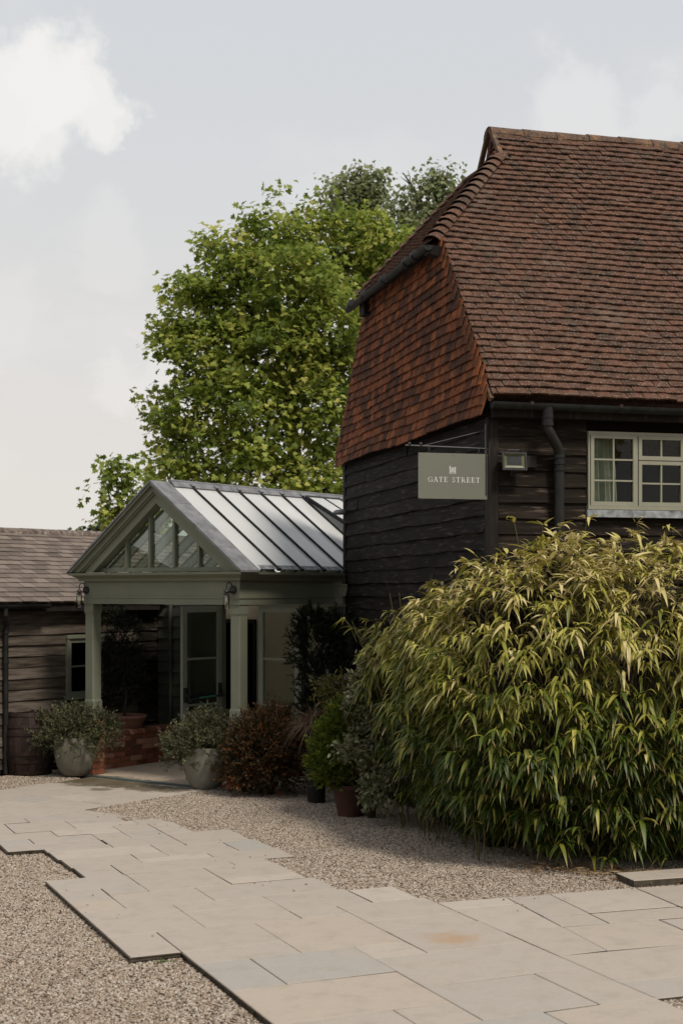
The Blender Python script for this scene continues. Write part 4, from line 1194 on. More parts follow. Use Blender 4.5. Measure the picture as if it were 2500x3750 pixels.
# screen at the back with doors
SD = 2.30
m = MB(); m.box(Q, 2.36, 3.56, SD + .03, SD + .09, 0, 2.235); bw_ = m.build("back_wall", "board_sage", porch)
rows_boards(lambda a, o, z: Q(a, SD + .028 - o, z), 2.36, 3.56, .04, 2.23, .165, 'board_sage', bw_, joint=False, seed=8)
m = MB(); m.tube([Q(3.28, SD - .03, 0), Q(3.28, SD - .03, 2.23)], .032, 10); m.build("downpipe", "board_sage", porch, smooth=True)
m = MB(); m.box(Q, .0, 3.56, SD, SD + .10, 2.195, 2.2355); m.box(Q, 2.315, 2.36, SD, SD + .10, 0, 2.195); m.box(Q, .86, .918, SD, SD + .10, 0, 2.195); m.box(Q, .40, .44, SD, SD + .1, 0, 2.195)
m.build("door_frame", "sage", porch)
def leaf(fn, w, name, gl="glass_dim", zb0=.01, zt0=2.19, st=.085):
    m = MB(); T0, T1 = -.022, .022
    m.box(fn, 0, st, T0, T1, zb0, zt0); m.box(fn, w - st, w, T0, T1, zb0, zt0)
    m.box(fn, st, w - st, T0, T1, zt0 - .085, zt0); m.box(fn, st, w - st, T0, T1, zb0, zb0 + .2)
    o = m.build(name, "door_paint", porch)
    zs = [zb0 + .2, .81, 1.455, zt0 - .085]
    for z in zs[1:-1]:
        m = MB(); m.box(fn, st, w - st, -.014, .014, z - .013, z + .013); m.build("glazing_bar", "door_paint", o)
    for a, b in zip(zs[:-1], zs[1:]):
        m = MB(); m.box(fn, st, w - st, -.003, .003, a, b); m.build("pane", gl, o)
    return o
leaf(lambda a, b, z: Q(.92 + a, SD + .05 + b, z), .735, "door", "glass")
dr = leaf(lambda a, b, z: Q(2.312 + .02 * (a / .79) + b, SD - .02 - a, z), .79, "door")
m = MB(); m.box(Q, 2.255, 2.30, SD - .10, SD - .05, .90, 1.10); m.box(Q, 2.262, 2.31, SD - .80, SD - .75, .86, 1.06); m.build("push_bar_bracket", "black_iron", dr)
m = MB(); m.tube([Q(2.28, SD - .03, .99), Q(2.215, SD - .06, .93), Q(2.215, SD - .77, .90), Q(2.27, SD - .79, .97)], .014, 8); m.build("push_bar", "black_iron", dr, smooth=True)
m = MB(); m.tube([Q(2.214, SD - .25, .925), Q(2.214, SD - .58, .911)], .0155, 8); m.build("push_bar_label", "green_bar", dr)
m = MB(); m.box(Q, .44, .86, SD + .04, SD + .07, .05, 2.19); m.build("side_light", "glass", porch)
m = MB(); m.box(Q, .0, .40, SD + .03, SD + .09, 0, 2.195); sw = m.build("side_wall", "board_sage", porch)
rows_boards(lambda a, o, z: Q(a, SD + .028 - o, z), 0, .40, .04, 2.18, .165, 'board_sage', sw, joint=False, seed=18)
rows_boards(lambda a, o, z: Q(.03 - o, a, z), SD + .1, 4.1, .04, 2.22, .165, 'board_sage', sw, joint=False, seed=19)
m = MB(); m.box(Q, .031, .06, SD + .1, 4.1, 0, 2.235)
m.box(Q, 3.2, 3.56, 3.30, 3.38, 0, 2.6); m.box(Q, .06, 2.55, 3.30, 3.38, 0, 2.6); m.box(Q, 2.55, 3.2, 3.30, 3.38, 1.92, 2.6)
m.box(Q, 3.50, 3.555, SD + .1, 3.30, 0, 2.6); m.build("interior_wall", "cream_wall", porch)
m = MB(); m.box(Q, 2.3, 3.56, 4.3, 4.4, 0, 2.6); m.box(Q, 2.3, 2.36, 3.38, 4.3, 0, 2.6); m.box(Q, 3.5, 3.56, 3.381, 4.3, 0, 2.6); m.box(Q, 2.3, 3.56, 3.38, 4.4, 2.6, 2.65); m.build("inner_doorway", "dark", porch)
m = MB(); m.box(Q, 2.50, 2.55, 3.27, 3.31, 0, 1.95); m.box(Q, 2.5, 3.25, 3.27, 3.31, 1.921, 1.98); m.build("inner_door_frame", "timber", porch)
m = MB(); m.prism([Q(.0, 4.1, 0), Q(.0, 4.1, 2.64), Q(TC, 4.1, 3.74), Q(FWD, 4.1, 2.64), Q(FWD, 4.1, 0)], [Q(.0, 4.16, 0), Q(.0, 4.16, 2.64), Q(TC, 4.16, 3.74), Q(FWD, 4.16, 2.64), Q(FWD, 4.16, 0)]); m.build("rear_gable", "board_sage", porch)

# lanterns
def lantern(t, label):
    o = thing("wall_lantern", label, "lantern", Q(t, -.02, 2.3), "lanterns on the porch beam")
    m = MB(); m.tube([Q(t, .0, 2.415), Q(t, -.022, 2.415)], .05, 18); m.build("back_plate", "black_iron", o, smooth=True)
    m = MB(); m.tube([Q(t, -.01, 2.43), Q(t, -.05, 2.50), Q(t, -.09, 2.51), Q(t, -.125, 2.48), Q(t, -.13, 2.40)], .007, 8); m.tube([Q(t, -.02, 2.39), Q(t, -.13, 2.39)], .009, 8); m.build("arm", "black_iron", o, smooth=True)
    c = Q(t, -.13, 0)
    m = MB(); m.lathe(c, [(0, 2.425), (.02, 2.42), (.035, 2.405), (.038, 2.398), (.022, 2.393), (.022, 2.375), (.04, 2.372), (.04, 2.362), (.026, 2.358), (0, 2.358)], 16); m.build("cap", "black_iron", o, smooth=True)
    m = MB(); m.lathe(c, [(.026, 2.36), (.038, 2.345), (.040, 2.20), (.036, 2.185), (.0, 2.182)], 18); m.build("glass_jar", "jar", o, smooth=True)
    m = MB(); m.lathe(c, [(0, 2.36), (.012, 2.355), (.012, 2.32), (.014, 2.30), (.014, 2.23), (0, 2.22)], 10); m.build("bulb", "bulb", o, smooth=True)
lantern(FWD - .045, "black wall lantern with glass jar above the column by the outbuilding")
lantern(.10, "black wall lantern with glass jar above the column by the bronze shrub")

# umbrellas
for i, (t, d, h) in enumerate(((2.50, 2.75, .62), (2.56, 2.80, .60), (2.62, 2.72, .63), (2.46, 2.86, .60))):
    b = Q(t, d, .0)
    u = thing("umbrella", ("white crook-handled umbrella inside the porch, hook turned fully sideways", "white crook-handled umbrella inside the porch, between two others", "white crook-handled umbrella inside the porch, standing farthest left", "white crook-handled umbrella inside the porch, standing farthest right")[i], "umbrella", b, "umbrellas inside the porch door")
    m = MB(); m.tube([b + Vector((0, 0, .02)), b + Vector((0, 0, .06)), b + Vector((0, 0, .48)), b + Vector((0, 0, .52))], [.006, .02, .032, .012], 8); m.build("canopy", "umbrella", u)
    m = MB(); an = i * .5
    hd = Vector((math.cos(an), math.sin(an) * .3, 0))
    m.tube([b + Vector((0, 0, .5)), b + Vector((0, 0, h))] + [b + Vector((0, 0, h)) + hd * .035 * (1 - math.cos(a)) + Vector((0, 0, .035 * math.sin(a))) for a in (.5, 1.0, 1.57, 2.1, 2.7, 3.14, 3.6)], .009, 7); m.build("handle", "white", u, smooth=True)

# ================================================================== BRICK PLANTER
pl = thing("brick_planter", "low red brick planter wall with rounded coping inside the porch", "planter wall", Q(3.2, 1.4, 0))
T0 = 2.845
core = MB(); core.box(Q, T0 + .012, T0 + .22, .50, 2.27, -.03, .40); core.box(Q, T0 + .22, 3.55, .502, .70, -.03, .40); core.box(Q, T0 + .22, 3.55, .71, 2.26, .30, .40)
co = core.build("mortar_core", "mortar", pl)
random.seed(31)
for i in range(6):
    z0 = i * .072 - .01; d = .492 - (.11 if i % 2 else 0)
    while d < 2.27:
        a, b = max(d + .004, .492), min(d + .211, 2.27)
        d += .215
        if b - a < .03: continue
        m = MB(); o = random.uniform(-.004, .003); m.box(Q, T0 + o, T0 + .10, a, b, z0 + .004, z0 + .067); m.build("brick", "brick", pl)
    t = T0 + .102 + (0 if i % 2 else .1)
    while t < 3.5:
        m = MB(); m.box(Q, t, min(t + .205, 3.54), .492 + random.uniform(-.004, .003), .59, z0 + .004, z0 + .067); m.build("brick", "brick", pl); t += .215
d = .48
while d < 2.25:
    m = MB(); n = 8; r = .055
    prof = [(T0 - .012 + r - r * math.cos(math.pi / 2 * k / 4), .435 + r * math.sin(math.pi / 2 * k / 4)) for k in range(5)] + [(T0 + .20, .49), (T0 + .20, .422), (T0 - .012, .422)]
    w = .068 * random.uniform(.9, 1.1)
    m.prism([Q(t, d, z) for t, z in prof], [Q(t, d + w, z) for t, z in prof]); m.build("coping_brick", "brick", pl)
    d += w + .008
m = MB(); m.box(Q, T0 + .22, 3.54, .71, 2.25, .40, .44); m.build("soil", "soil", pl)

# ================================================================== OUTBUILDING
ob = thing("outbuilding", "low weatherboarded outbuilding with brown slate roof beside the porch", "outbuilding", Q(4.5, 1.0, 0))
TW, OD0, OD1 = 3.6, -3.2, 5.4
m = MB()
m.box(Q, TW, TW + .08, OD0, .5, 0, 2.3); m.box(Q, TW, TW + .08, 1.18, OD1, 0, 2.3); m.box(Q, TW, TW + .08, .5, 1.18, 0, .90); m.box(Q, TW, TW + .08, .5, 1.18, 1.79, 2.3)
for dd in (OD0, OD1 - .08):
    m.prism([Q(a, dd, z) for a, z in ((TW + .08, 0), (TW + .08, 2.3), (5.6, 3.22), (7.6, 2.3), (7.6, 0))], [Q(a, dd + .08, z) for a, z in ((TW + .08, 0), (TW + .08, 2.3), (5.6, 3.22), (7.6, 2.3), (7.6, 0))])
m.box(Q, 7.6, 7.68, OD0, OD1, 0, 2.3)
m.build("wall_frame", "dark", ob)
m = MB(); m.box(Q, TW - .012, TW - .002, OD0, OD1, 0, .1); ow = m.build("front_wall", "timber", ob)
rows_boards(lambda a, o, z: Q(TW - .002 - o, a, z), OD0, 1.9, .05, 2.24, .147, 'board_grey', ow, holes=[(.495, 1.185, .90, 1.79)], seed=12)
rows_boards(lambda a, o, z: Q(TW - .002 - o, a, z), 1.903, 2.38, .05, 2.24, .147, 'board_front', ow, joint=False, seed=13)
# roof of slates
OE, OR = (3.40, 2.245), (5.6, 3.290)
OL = math.hypot(OR[0] - OE[0], OR[1] - OE[1]); ocos, osin = (OR[0] - OE[0]) / OL, (OR[1] - OE[1]) / OL
def orf(d, a, n=0.0): return Q(OE[0] + a * ocos - n * osin, d, OE[1] + a * osin + n * ocos)
m = MB(); pr_ = [(OD0, .03), (OD1, .03), (OD1, OL), (OD0, OL)]
m.prism([orf(d, a, -.004) for d, a in pr_], [orf(d, a, -.06) for d, a in pr_])
m.prism([Q(2 * OR[0] - OE[0] - a * ocos, d, OE[1] + a * osin) for d, a in pr_], [Q(2 * OR[0] - OE[0] - a * ocos, d, OE[1] + a * osin - .05) for d, a in pr_])
oroof = m.build("roof", "slate", ob)
sm_ = MB(); vs = [Vector((x * .232, y * .30, z)) for y in (0, 1) for x in (-.5, .5) for z in (0, .007)]
sm_.add(vs, [(0, 2, 3, 1), (4, 5, 7, 6), (1, 3, 7, 5), (0, 4, 6, 2), (0, 1, 5, 4), (2, 6, 7, 3)])
slate_me = sm_.mesh("slate", "slate")
items = []; random.seed(17)
xs = QA; ys = (orf(0, 1) - orf(0, 0)).normalized()
for i in range(16):
    a = i * .150 - .02
    d = OD0 + (i % 2) * .12
    while d < OD1:
        tail = orf(d, a + random.uniform(-.004, .004), .025 + random.uniform(-.001, .004)); head = orf(d, a + .30, .004)
        y = (head - tail).normalized(); x = (xs + ys * random.uniform(-.012, .012)).normalized(); z = x.cross(y)
        if z.z < 0: x = -x; z = x.cross(y)
        z.normalize(); y = z.cross(x)
        items.append((frame_m(tail, x, y, z), tail, 1)); d += .241
lay_tiles(items, slate_me, "slate_courses", oroof)
d = OD0; random.seed(2)
while d < OD1 - .1:
    mb = MB(); vs = []
    L = min(.385, OD1 - d); dz = random.uniform(-.006, .006)
    for dd in (d, d + L - .008):
        for rr in (.085, .10):
            for k in range(9):
                an = math.radians(-90 + 180 * k / 8)
                vs.append(Q(OR[0] + math.sin(an) * rr, dd, OR[1] - .02 + dz + math.cos(an) * rr * .9))
    fs = []
    for k in range(8):
        fs += [(k, k + 1, 19 + k, 18 + k), (9 + k, 10 + k, 28 + k, 27 + k), (k, k + 1, 10 + k, 9 + k), (18 + k, 19 + k, 28 + k, 27 + k)]
    fs += [(0, 9, 27, 18), (8, 17, 35, 26)]
    mb.add(vs, fs); mb.build("ridge_tile", "ridge_grey", oroof, smooth=True); d += L
m = MB(); half_gutter(m, Q(3.36, OD0, 2.225), Q(3.36, .0, 2.225), .055); m.build("gutter", "pipe", ob, smooth=True)
m = MB(); m.box(Q, 3.42, 3.46, OD0, 2.2, 2.13, 2.235); m.build("fascia", "timber", ob)
m = MB(); m.tube([Q(3.36, -.74, 2.20), Q(3.36, -.74, 2.10), Q(3.50, -.60, 1.96), Q(3.52, -.60, 1.85), Q(3.52, -.60, 0)], .034, 12); odp = m.build("downpipe", "pipe", ob, smooth=True)
for z in (1.84, 1.45):
    m = MB(); m.tube([Q(3.52, -.60, z), Q(3.52, -.60, z + .04)], .042, 12); m.build("pipe_collar", "pipe", odp, smooth=True)
m = MB(); g0, g1, z0, z1 = .50, 1.18, .905, 1.785
m.box(Q, TW - .06, TW + .03, g0, g0 + .04, z0, z1); m.box(Q, TW - .06, TW + .03, g1 - .04, g1, z0, z1); m.box(Q, TW - .07, TW + .03, g0 - .01, g1 + .01, z1 - .04, z1 + .01); m.box(Q, TW - .085, TW + .03, g0 - .01, g1 + .01, z0 - .005, z0 + .035)
ow_ = m.build("window", "sage", ob)
m = MB(); m.box(Q, TW - .045, TW, g0 + .04, g0 + .085, z0 + .035, z1 - .04); m.box(Q, TW - .045, TW, g1 - .085, g1 - .04, z0 + .035, z1 - .04); m.box(Q, TW - .045, TW, g0 + .085, g1 - .085, z0 + .035, z0 + .10); m.box(Q, TW - .045, TW, g0 + .085, g1 - .085, z1 - .10, z1 - .04)
m.box(Q, TW - .04, TW, g0 + .085, g1 - .085, 1.345, 1.368); m.build("casement", "sage", ow_)
for a, b in ((z0 + .10, 1.345), (1.368, z1 - .10)):
    m = MB(); m.box(Q, TW - .022, TW - .018, g0 + .085, g1 - .085, a, b); m.build("pane", "glass", ow_)

# ================================================================== POTS, BARREL, PLANTS
def bowl(c, r, h): # round-bellied planter
    return [(0, .005), (r * .58, .0), (r * .66, .02), (r * .84, h * .22), (r * .96, h * .5), (r, h * .75), (r * .985, h * .95), (r * .99, h), (r * .90, h), (r * .88, h * .92), (0, h * .9)]
def pot_with_hebe(c, label, blobs, n, seed):
    global rng
    rng = np.random.default_rng(seed)
    o = thing("stone_planter", label, "planter", c, "stone planters at the porch")
    m = MB(); m.lathe(c, bowl(c, .285, .50), 36); m.build("bowl", "pot_stone", o, smooth=True)
    m = MB(); m.lathe(c, [(0, .465), (.25, .465)], 20); m.build("soil", "soil", o)
    bl = [(c.x + a, c.y + b, d, e, f, g) for a, b, d, e, f, g in blobs]
    fo, sa, sb = shrub("foliage", bl, n, 13, .14, .042, .013, 'l_hebe', o, ang=.8, up=.35, zmin=-.9)
    st = MB()
    for k in range(26):
        an = random.uniform(0, 6.28); e = Vector((math.cos(an) * .38, math.sin(an) * .35, random.uniform(.45, .95)))
        limb(st, c + Vector((e.x * .15, e.y * .15, .45)), c + e, .008, .003, .2, 4, 5)
    st.build("stem", "twig", o)
hb = [(0, 0, .66, .36, .36, .26), (-.28, -.05, .58, .26, .24, .18), (.28, -.02, .60, .28, .26, .20), (.05, -.25, .52, .30, .16, .20), (-.18, -.2, .48, .2, .16, .16), (.42, 0, .50, .16, .16, .13), (-.45, 0, .48, .14, .16, .12), (.2, -.22, .42, .2, .12, .16)]
pot_with_hebe(Vector((-3.475, 18.62, 0)), "stone planter of grey-green shrub beside the dark barrel", hb, 950, 5)
hb2 = [(0, 0, .68, .34, .34, .24), (-.24, -.05, .58, .24, .24, .18), (.22, -.02, .62, .24, .26, .20), (.05, -.25, .50, .26, .16, .20), (-.25, -.2, .42, .17, .14, .18), (-.38, 0, .46, .14, .16, .16), (.22, -.22, .42, .14, .12, .16)]
pot_with_hebe(Vector((-1.655, 17.42, 0)), "stone planter of grey-green shrub in front of the open door", hb2, 900, 6)
# barrel
bc = P(112, 2660, 18.85); bc.z = -.03
bar = thing("barrel", "dark old wooden barrel against the outbuilding wall", "barrel", bc)
nst = 22
def br_r(z): return .27 + .06 * (1 - ((z - .42) / .42) ** 2)
for k in range(nst):
    a0, a1 = 2 * math.pi * k / nst + .006, 2 * math.pi * (k + 1) / nst - .006
    m = MB(); zs = [.0, .14, .28, .42, .56, .70, .84]
    vs = []
    for z in zs:
        for a, rr in ((a0, 0), (a1, 0), (a1, -.025), (a0, -.025)):
            vs.append(bc + Vector((math.cos(a) * (br_r(z) + rr), math.sin(a) * (br_r(z) + rr), z)))
    fs = [(i * 4 + e, i * 4 + (e + 1) % 4, i * 4 + 4 + (e + 1) % 4, i * 4 + 4 + e) for i in range(6) for e in range(4)] + [(0, 1, 2, 3), (24, 25, 26, 27)]
    m.add(vs, fs); m.build("stave", "barrel", bar)
for z in (.03, .18, .28, .54, .64, .79):
    m = MB(); m.lathe(bc, [(br_r(z) + .001, z), (br_r(z) + .006, z), (br_r(z + .045) + .006, z + .045), (br_r(z + .045) + .001, z + .045)], 36); m.build("hoop", "hoop", bar, smooth=True)
m = MB(); m.lathe(bc, [(0, .80), (.255, .80), (.255, .77)], 24); m.build("lid", "barrel", bar)
# terracotta pot with dark bush, standing on the planter
rng = np.random.default_rng(40)
tc = Q(3.17, 1.22, .44)
tp = thing("potted_evergreen", "tall dark evergreen bush in a wide terracotta pot on the brick planter", "potted plant", tc)
m = MB(); m.lathe(tc, [(0, 0), (.22, 0), (.29, .16), (.31, .18), (.32, .20), (.31, .225), (.29, .23), (.28, .20), (0, .19)], 32); m.build("pot", "terracotta_pink", tp, smooth=True)
m = MB(); limb(m, tc + Vector((0, 0, .15)), tc + Vector((.02, 0, 1.2)), .025, .01)
for k in range(8):
    an = k * .8; limb(m, tc + Vector((0, 0, .3 + k * .1)), tc + Vector((math.cos(an) * .28, math.sin(an) * .28, .5 + k * .12)), .01, .004)
m.build("trunk", "bark", tp)
shrub("foliage", [(tc.x, tc.y, tc.z + .55, .30, .30, .38), (tc.x - .04, tc.y, tc.z + .95, .33, .30, .36), (tc.x + .03, tc.y, tc.z + 1.28, .22, .22, .28), (tc.x - .08, tc.y, tc.z + 1.55, .11, .11, .24)], 900, 12, .13, .045, .012, 'l_dark', tp, ang=.7, part="crown")
# bronze shrub
rng = np.random.default_rng(41)
oc = Vector((-.90, 16.88, 0))
osb = thing("bronze_shrub", "rounded bronze and orange shrub beside the stone planter and porch", "shrub", oc)
m = MB()
for k in range(14):
    an = random.uniform(0, 6.28); limb(m, oc + Vector((math.cos(an) * .06, math.sin(an) * .06, -.02)), oc + Vector((math.cos(an) * .34, math.sin(an) * .3, random.uniform(.5, .9))), .010, .003, .15, 5, 5)
m.build("stem", "twig", osb)
shrub("foliage", [(oc.x, oc.y, .48, .40, .36, .42), (oc.x + .1, oc.y + .05, .74, .28, .26, .24), (oc.x - .2, oc.y, .52, .26, .26, .32), (oc.x + .25, oc.y, .40, .22, .26, .34), (oc.x - .24, oc.y - .02, .24, .24, .24, .22), (oc.x + .1, oc.y - .05, .22, .34, .24, .2)], 2600, 16, .20, .034, .015, 'l_orange', osb, ang=.75, rb=.8, zmin=-.8)
# dark evergreen by porch side
rng = np.random.default_rng(42)
dc = Vector((-.28, 18.0, 0))
ds = thing("dark_evergreen", "black-green upright evergreen against the porch side and barn corner", "shrub", dc)
m = MB()
for k in range(7):
    an = k * .9; limb(m, dc + Vector((math.cos(an) * .05, math.sin(an) * .05, -.02)), dc + Vector((math.cos(an) * .25, math.sin(an) * .2, random.uniform(1.2, 1.9))), .018, .005, .1, 5, 5)
m.build("stem", "bark", ds)
shrub("foliage", [(dc.x - .02, dc.y, 1.62, .36, .30, .38), (dc.x + .08, dc.y, 1.25, .38, .32, .36), (dc.x - .10, dc.y, 1.95, .18, .2, .22), (dc.x + .05, dc.y, .85, .36, .30, .4), (dc.x + .22, dc.y, 1.85, .2, .2, .25), (dc.x + .05, dc.y, .4, .3, .28, .4)], 1000, 14, .15, .062, .017, 'l_dark', ds, ang=.6, up=.5)
# brown sedge
rng = np.random.default_rng(43)
gc0 = P(1158, 2600, 16.25); gc0.z = 0
sdg = thing("brown_sedge", "tuft of arching brown grass between the golden conifer and bronze shrub", "grass tuft", gc0)
n = 750
an = rng.uniform(0, 6.283, n); el = rng.uniform(.35, 1.35, n)
D = np.stack([np.cos(an) * np.cos(el), np.sin(an) * np.cos(el), np.sin(el)], 1)
def blades(name, base, D, L, Wd, drop, seg, mat, parent, kind, r, fold=.0, kk=None):
    N = len(base); D = nrm(D)
    side = nrm(np.cross(D, np.array([0, 0, 1.0])) + rng.normal(0, .25, D.shape))
    side = nrm(side - D * np.sum(side * D, 1, keepdims=True))
    tau = np.linspace(0, 1, seg + 1)
    wd = np.clip(np.minimum(tau / .18, 1.0) ** .7 * np.clip(1 - ((tau - .3) / .7).clip(0) ** 1.7, 0.0, 1), .03, 1) if fold else np.clip(1 - tau, .05, 1)
    cen = base[:, None] + D[:, None] * (L[:, None] * tau)[..., None]
    cen[..., 2] -= drop[:, None] * L[:, None] * tau ** 2
    tw = side[:, None] * (Wd[:, None] * wd[None] / 2)[..., None]
    V = np.stack([cen - tw, cen + tw], 2)
    if fold:
        V[..., 2] += (Wd[:, None] * wd[None] * fold)[..., None]
        V = np.stack([V[:, :, 0], cen, V[:, :, 1]], 2)
    M = V.shape[2]
    V = V.reshape(-1, 3)
    per = (seg + 1) * M
    q = np.array([[i * M + j, i * M + j + 1, (i + 1) * M + j + 1, (i + 1) * M + j] for i in range(seg) for j in range(M - 1)])
    loops = (q[None] + (np.arange(N) * per)[:, None, None]).ravel()
    totals = np.full(N * len(q), 4); starts = np.arange(N * len(q)) * 4
    tt = np.tile(np.repeat(tau, M), N)
    kk = rng.random(N) if kk is None else kk
    me = np_mesh(name, V, loops, starts, totals, mat, off_of(parent), {"r": np.repeat(r, per), "t": tt, "k": np.repeat(kk, per)})
    me.polygons.foreach_set("use_smooth", np.ones(len(me.polygons), dtype=bool))
    return link(bpy.data.objects.new(name, me), parent, kind)
m = MB(); m.lathe(gc0, [(0, 0), (.10, 0), (.12, .82), (.13, .84), (.115, .86), (0, .82)], 24); m.build("pot", "timber", sdg, smooth=True)
base = np.array(gc0) + rng.normal(0, .05, (n, 3)) * [1, 1, 0] + [0, 0, .84]
blades("foliage", base, D, rng.uniform(.35, .62, n), np.full(n, .010), rng.uniform(.4, 1.0, n), 6, 'l_grass', sdg, "stuff", rng.random(n))
# golden conifer in a pot
rng = np.random.default_rng(44)
cc = P(1283, 2900, 15.3); cc.z = -.01
cf = thing("potted_conifer", "golden green two-tiered conifer in a dark tapered terracotta pot", "potted plant", cc)
m = MB(); m.lathe(cc, [(0, .0), (.135, .0), (.19, .29), (.205, .295), (.205, .34), (.185, .34), (.18, .31), (0, .30)], 32); m.build("pot", "terracotta", cf, smooth=True)
m = MB(); limb(m, cc + Vector((0, 0, .25)), cc + Vector((-.05, 0, 1.0)), .02, .008)
for k in range(10):
    an = k * .7; limb(m, cc + Vector((0, 0, .35 + .05 * k)), cc + Vector((math.cos(an) * .2, math.sin(an) * .2, .45 + .06 * k)), .008, .003)
m.build("trunk", "bark", cf)
shrub("foliage", [(cc.x - .05, cc.y, .60, .27, .25, .25), (cc.x - .19, cc.y - .03, .50, .24, .22, .27), (cc.x - .07, cc.y, 1.00, .20, .2, .22), (cc.x - .24, cc.y, .84, .18, .17, .17), (cc.x - .30, cc.y - .02, .58, .17, .17, .24), (cc.x + .08, cc.y, .80, .18, .18, .2), (cc.x + .08, cc.y - .05, .50, .2, .2, .24), (cc.x - .10, cc.y - .05, .36, .2, .18, .12)], 2000, 14, .10, .042, .011, 'l_conifer', cf, ang=.5, up=.6, rb=.6, zmin=-.8)
# variegated shrub
rng = np.random.default_rng(45)
vc = Vector((.33, 15.12, 0))
vs_ = thing("variegated_shrub", "pale cream-edged leafy shrub leaning between the conifer and bamboo", "shrub", vc)
m = MB()
for k in range(10):
    limb(m, vc + Vector((random.uniform(-.05, .05), 0, -.02)), vc + Vector((random.uniform(-.35, .2), random.uniform(-.4, .1), random.uniform(.5, 1.6))), .012, .004, .15, 5, 5)
m.build("stem", "twig", vs_)
shrub("foliage", [(vc.x - .04, vc.y, 1.22, .22, .22, .24), (vc.x + .0, vc.y, 1.50, .16, .2, .22), (vc.x + .06, vc.y - .02, .92, .20, .2, .24), (vc.x - .24, vc.y - .38, .72, .13, .12, .11), (vc.x + .12, vc.y - .2, .55, .2, .2, .25), (vc.x + .1, vc.y - .5, .28, .22, .2, .18)], 620, 7, .12, .058, .036, 'l_var', vs_, tmpl=LEAF4, ang=.9, up=.1)
# flowering shrub
rng = np.random.default_rng(46)
fc = Vector((-.05, 16.25, 0))
fs_ = thing("flowering_shrub", "yellow-green shrub with small pale pink flower heads above the brown grass", "shrub", fc)
m = MB(); tips = []
for k in range(12):
    e = fc + Vector((random.uniform(-.22, .22), random.uniform(-.1, .1), random.uniform(1.05, 1.42))); tips.append(e)
    limb(m, fc + Vector((0, 0, -.02)), e, .010, .004, .12, 6, 5)
m.build("stem", "twig", fs_)
shrub("foliage", [(fc.x, fc.y, 1.28, .24, .16, .14), (fc.x - .1, fc.y, 1.15, .2, .16, .15), (fc.x + .1, fc.y, .95, .22, .2, .25), (fc.x, fc.y, .6, .22, .2, .35)], 170, 7, .09, .065, .026, 'l_flower', fs_, tmpl=LEAF4, ang=.9)
for e in tips[:9]:
    m = MB()
    for k in range(16):
        c = e + Vector((random.gauss(0, .022), random.gauss(0, .022), random.gauss(0.02, .012)))
        m.lathe(c, [(0, -.008), (.009, 0), (0, .008)], 5)
    m.build("flower_head", "petal", fs_)
# driftwood log
lg = MB(); limb(lg, P(1360, 2780, 15.0), P(1470, 2870, 14.6), .055, .075, .15, 8, 10)
lo_ = P(1420, 2800, 14.8); 
lgo = lg.build("log", "log", None, smooth=True); tag(lgo, "weathered grey log half hidden behind the potted conifer", "log")

# ================================================================== BAMBOO
rng = np.random.default_rng(77)
bb = thing("bamboo_clump", "large spreading bamboo with drooping yellow-green leaves along the barn wall", "bamboo", Vector((2.2, 13.0, 0)))
EL = np.array([(2.85, 12.95, 1.46, 1.25, .95, 1.31), (1.90, 13.00, 1.46, 1.00, .88, 1.29), (1.26, 13.85, 1.36, .68, .88, 1.14), (.94, 14.55, 1.26, .48, .72, .96), (.62, 15.15, 1.55, .38, .50, .56), (3.95, 12.95, 1.5, 1.1, .92, 1.40), (2.4, 12.75, .95, 1.2, .62, .90)])
PW = 2.2
def inside_barn(p, mrg=.06):
    dx, dy = p[:, 0] - 1.402, p[:, 1] - 13.4
    s = dx * .969 + dy * .247; u = -dx * .247 + dy * .969
    return (s > -mrg) & (u > -mrg)
def depth_in(p):                        # largest (1 - normalised radius) over clumps
    d = np.full(len(p), -9.0)
    for e in EL:
        k = (np.abs((p - e[:3]) / e[3:]) ** PW).sum(1) ** (1 / PW); d = np.maximum(d, 1 - k)
    return d
def spray_points(n, lo, hi):
    w = (EL[:, 3] * EL[:, 5]); w = w / w.sum()
    i = rng.choice(len(EL), n, p=w)
    d = rdir(n); d = d / (np.abs(d) ** PW).sum(1, keepdims=True) ** (1 / PW)
    f = rng.uniform(1 - hi, 1 - lo, (n, 1))
    bump = 1 + .10 * np.sin(d[:, :1] * 9 + i[:, None]) * np.cos(d[:, 2:3] * 11 + i[:, None] * 2)
    p = EL[i, :3] + d * EL[i, 3:] * f * bump
    dp_in = depth_in(p)
    ok = (p[:, 2] > .10) & (~inside_barn(p)) & (dp_in < hi + .02) & (d[:, 1] < .55)
    nr = nrm(d / EL[i, 3:])
    return p[ok], nr[ok], dp_in[ok]
cA, cN, _ = spray_points(2500, -.07, .10)                          # leafy shoots, each a tuft of sprays with dark gaps between
kA = np.repeat(np.arange(len(cA)), rng.integers(3, 7, len(cA)))
pA = cA[kA] + rng.normal(0, .07, (len(kA), 3)) * [1, 1, .8]; nA = nrm(cN[kA] + rng.normal(0, .25, (len(kA), 3)))
okA = (~inside_barn(pA)) & (pA[:, 2] > .08); pA, nA = pA[okA], nA[okA]; dA = depth_in(pA)
pB, nB, dB = spray_points(2600, .14, .45)
tipP = np.concatenate([pA, pB]); tipN = np.concatenate([nA, nB]); tipD = np.concatenate([dA, dB])
NS = len(tipP)
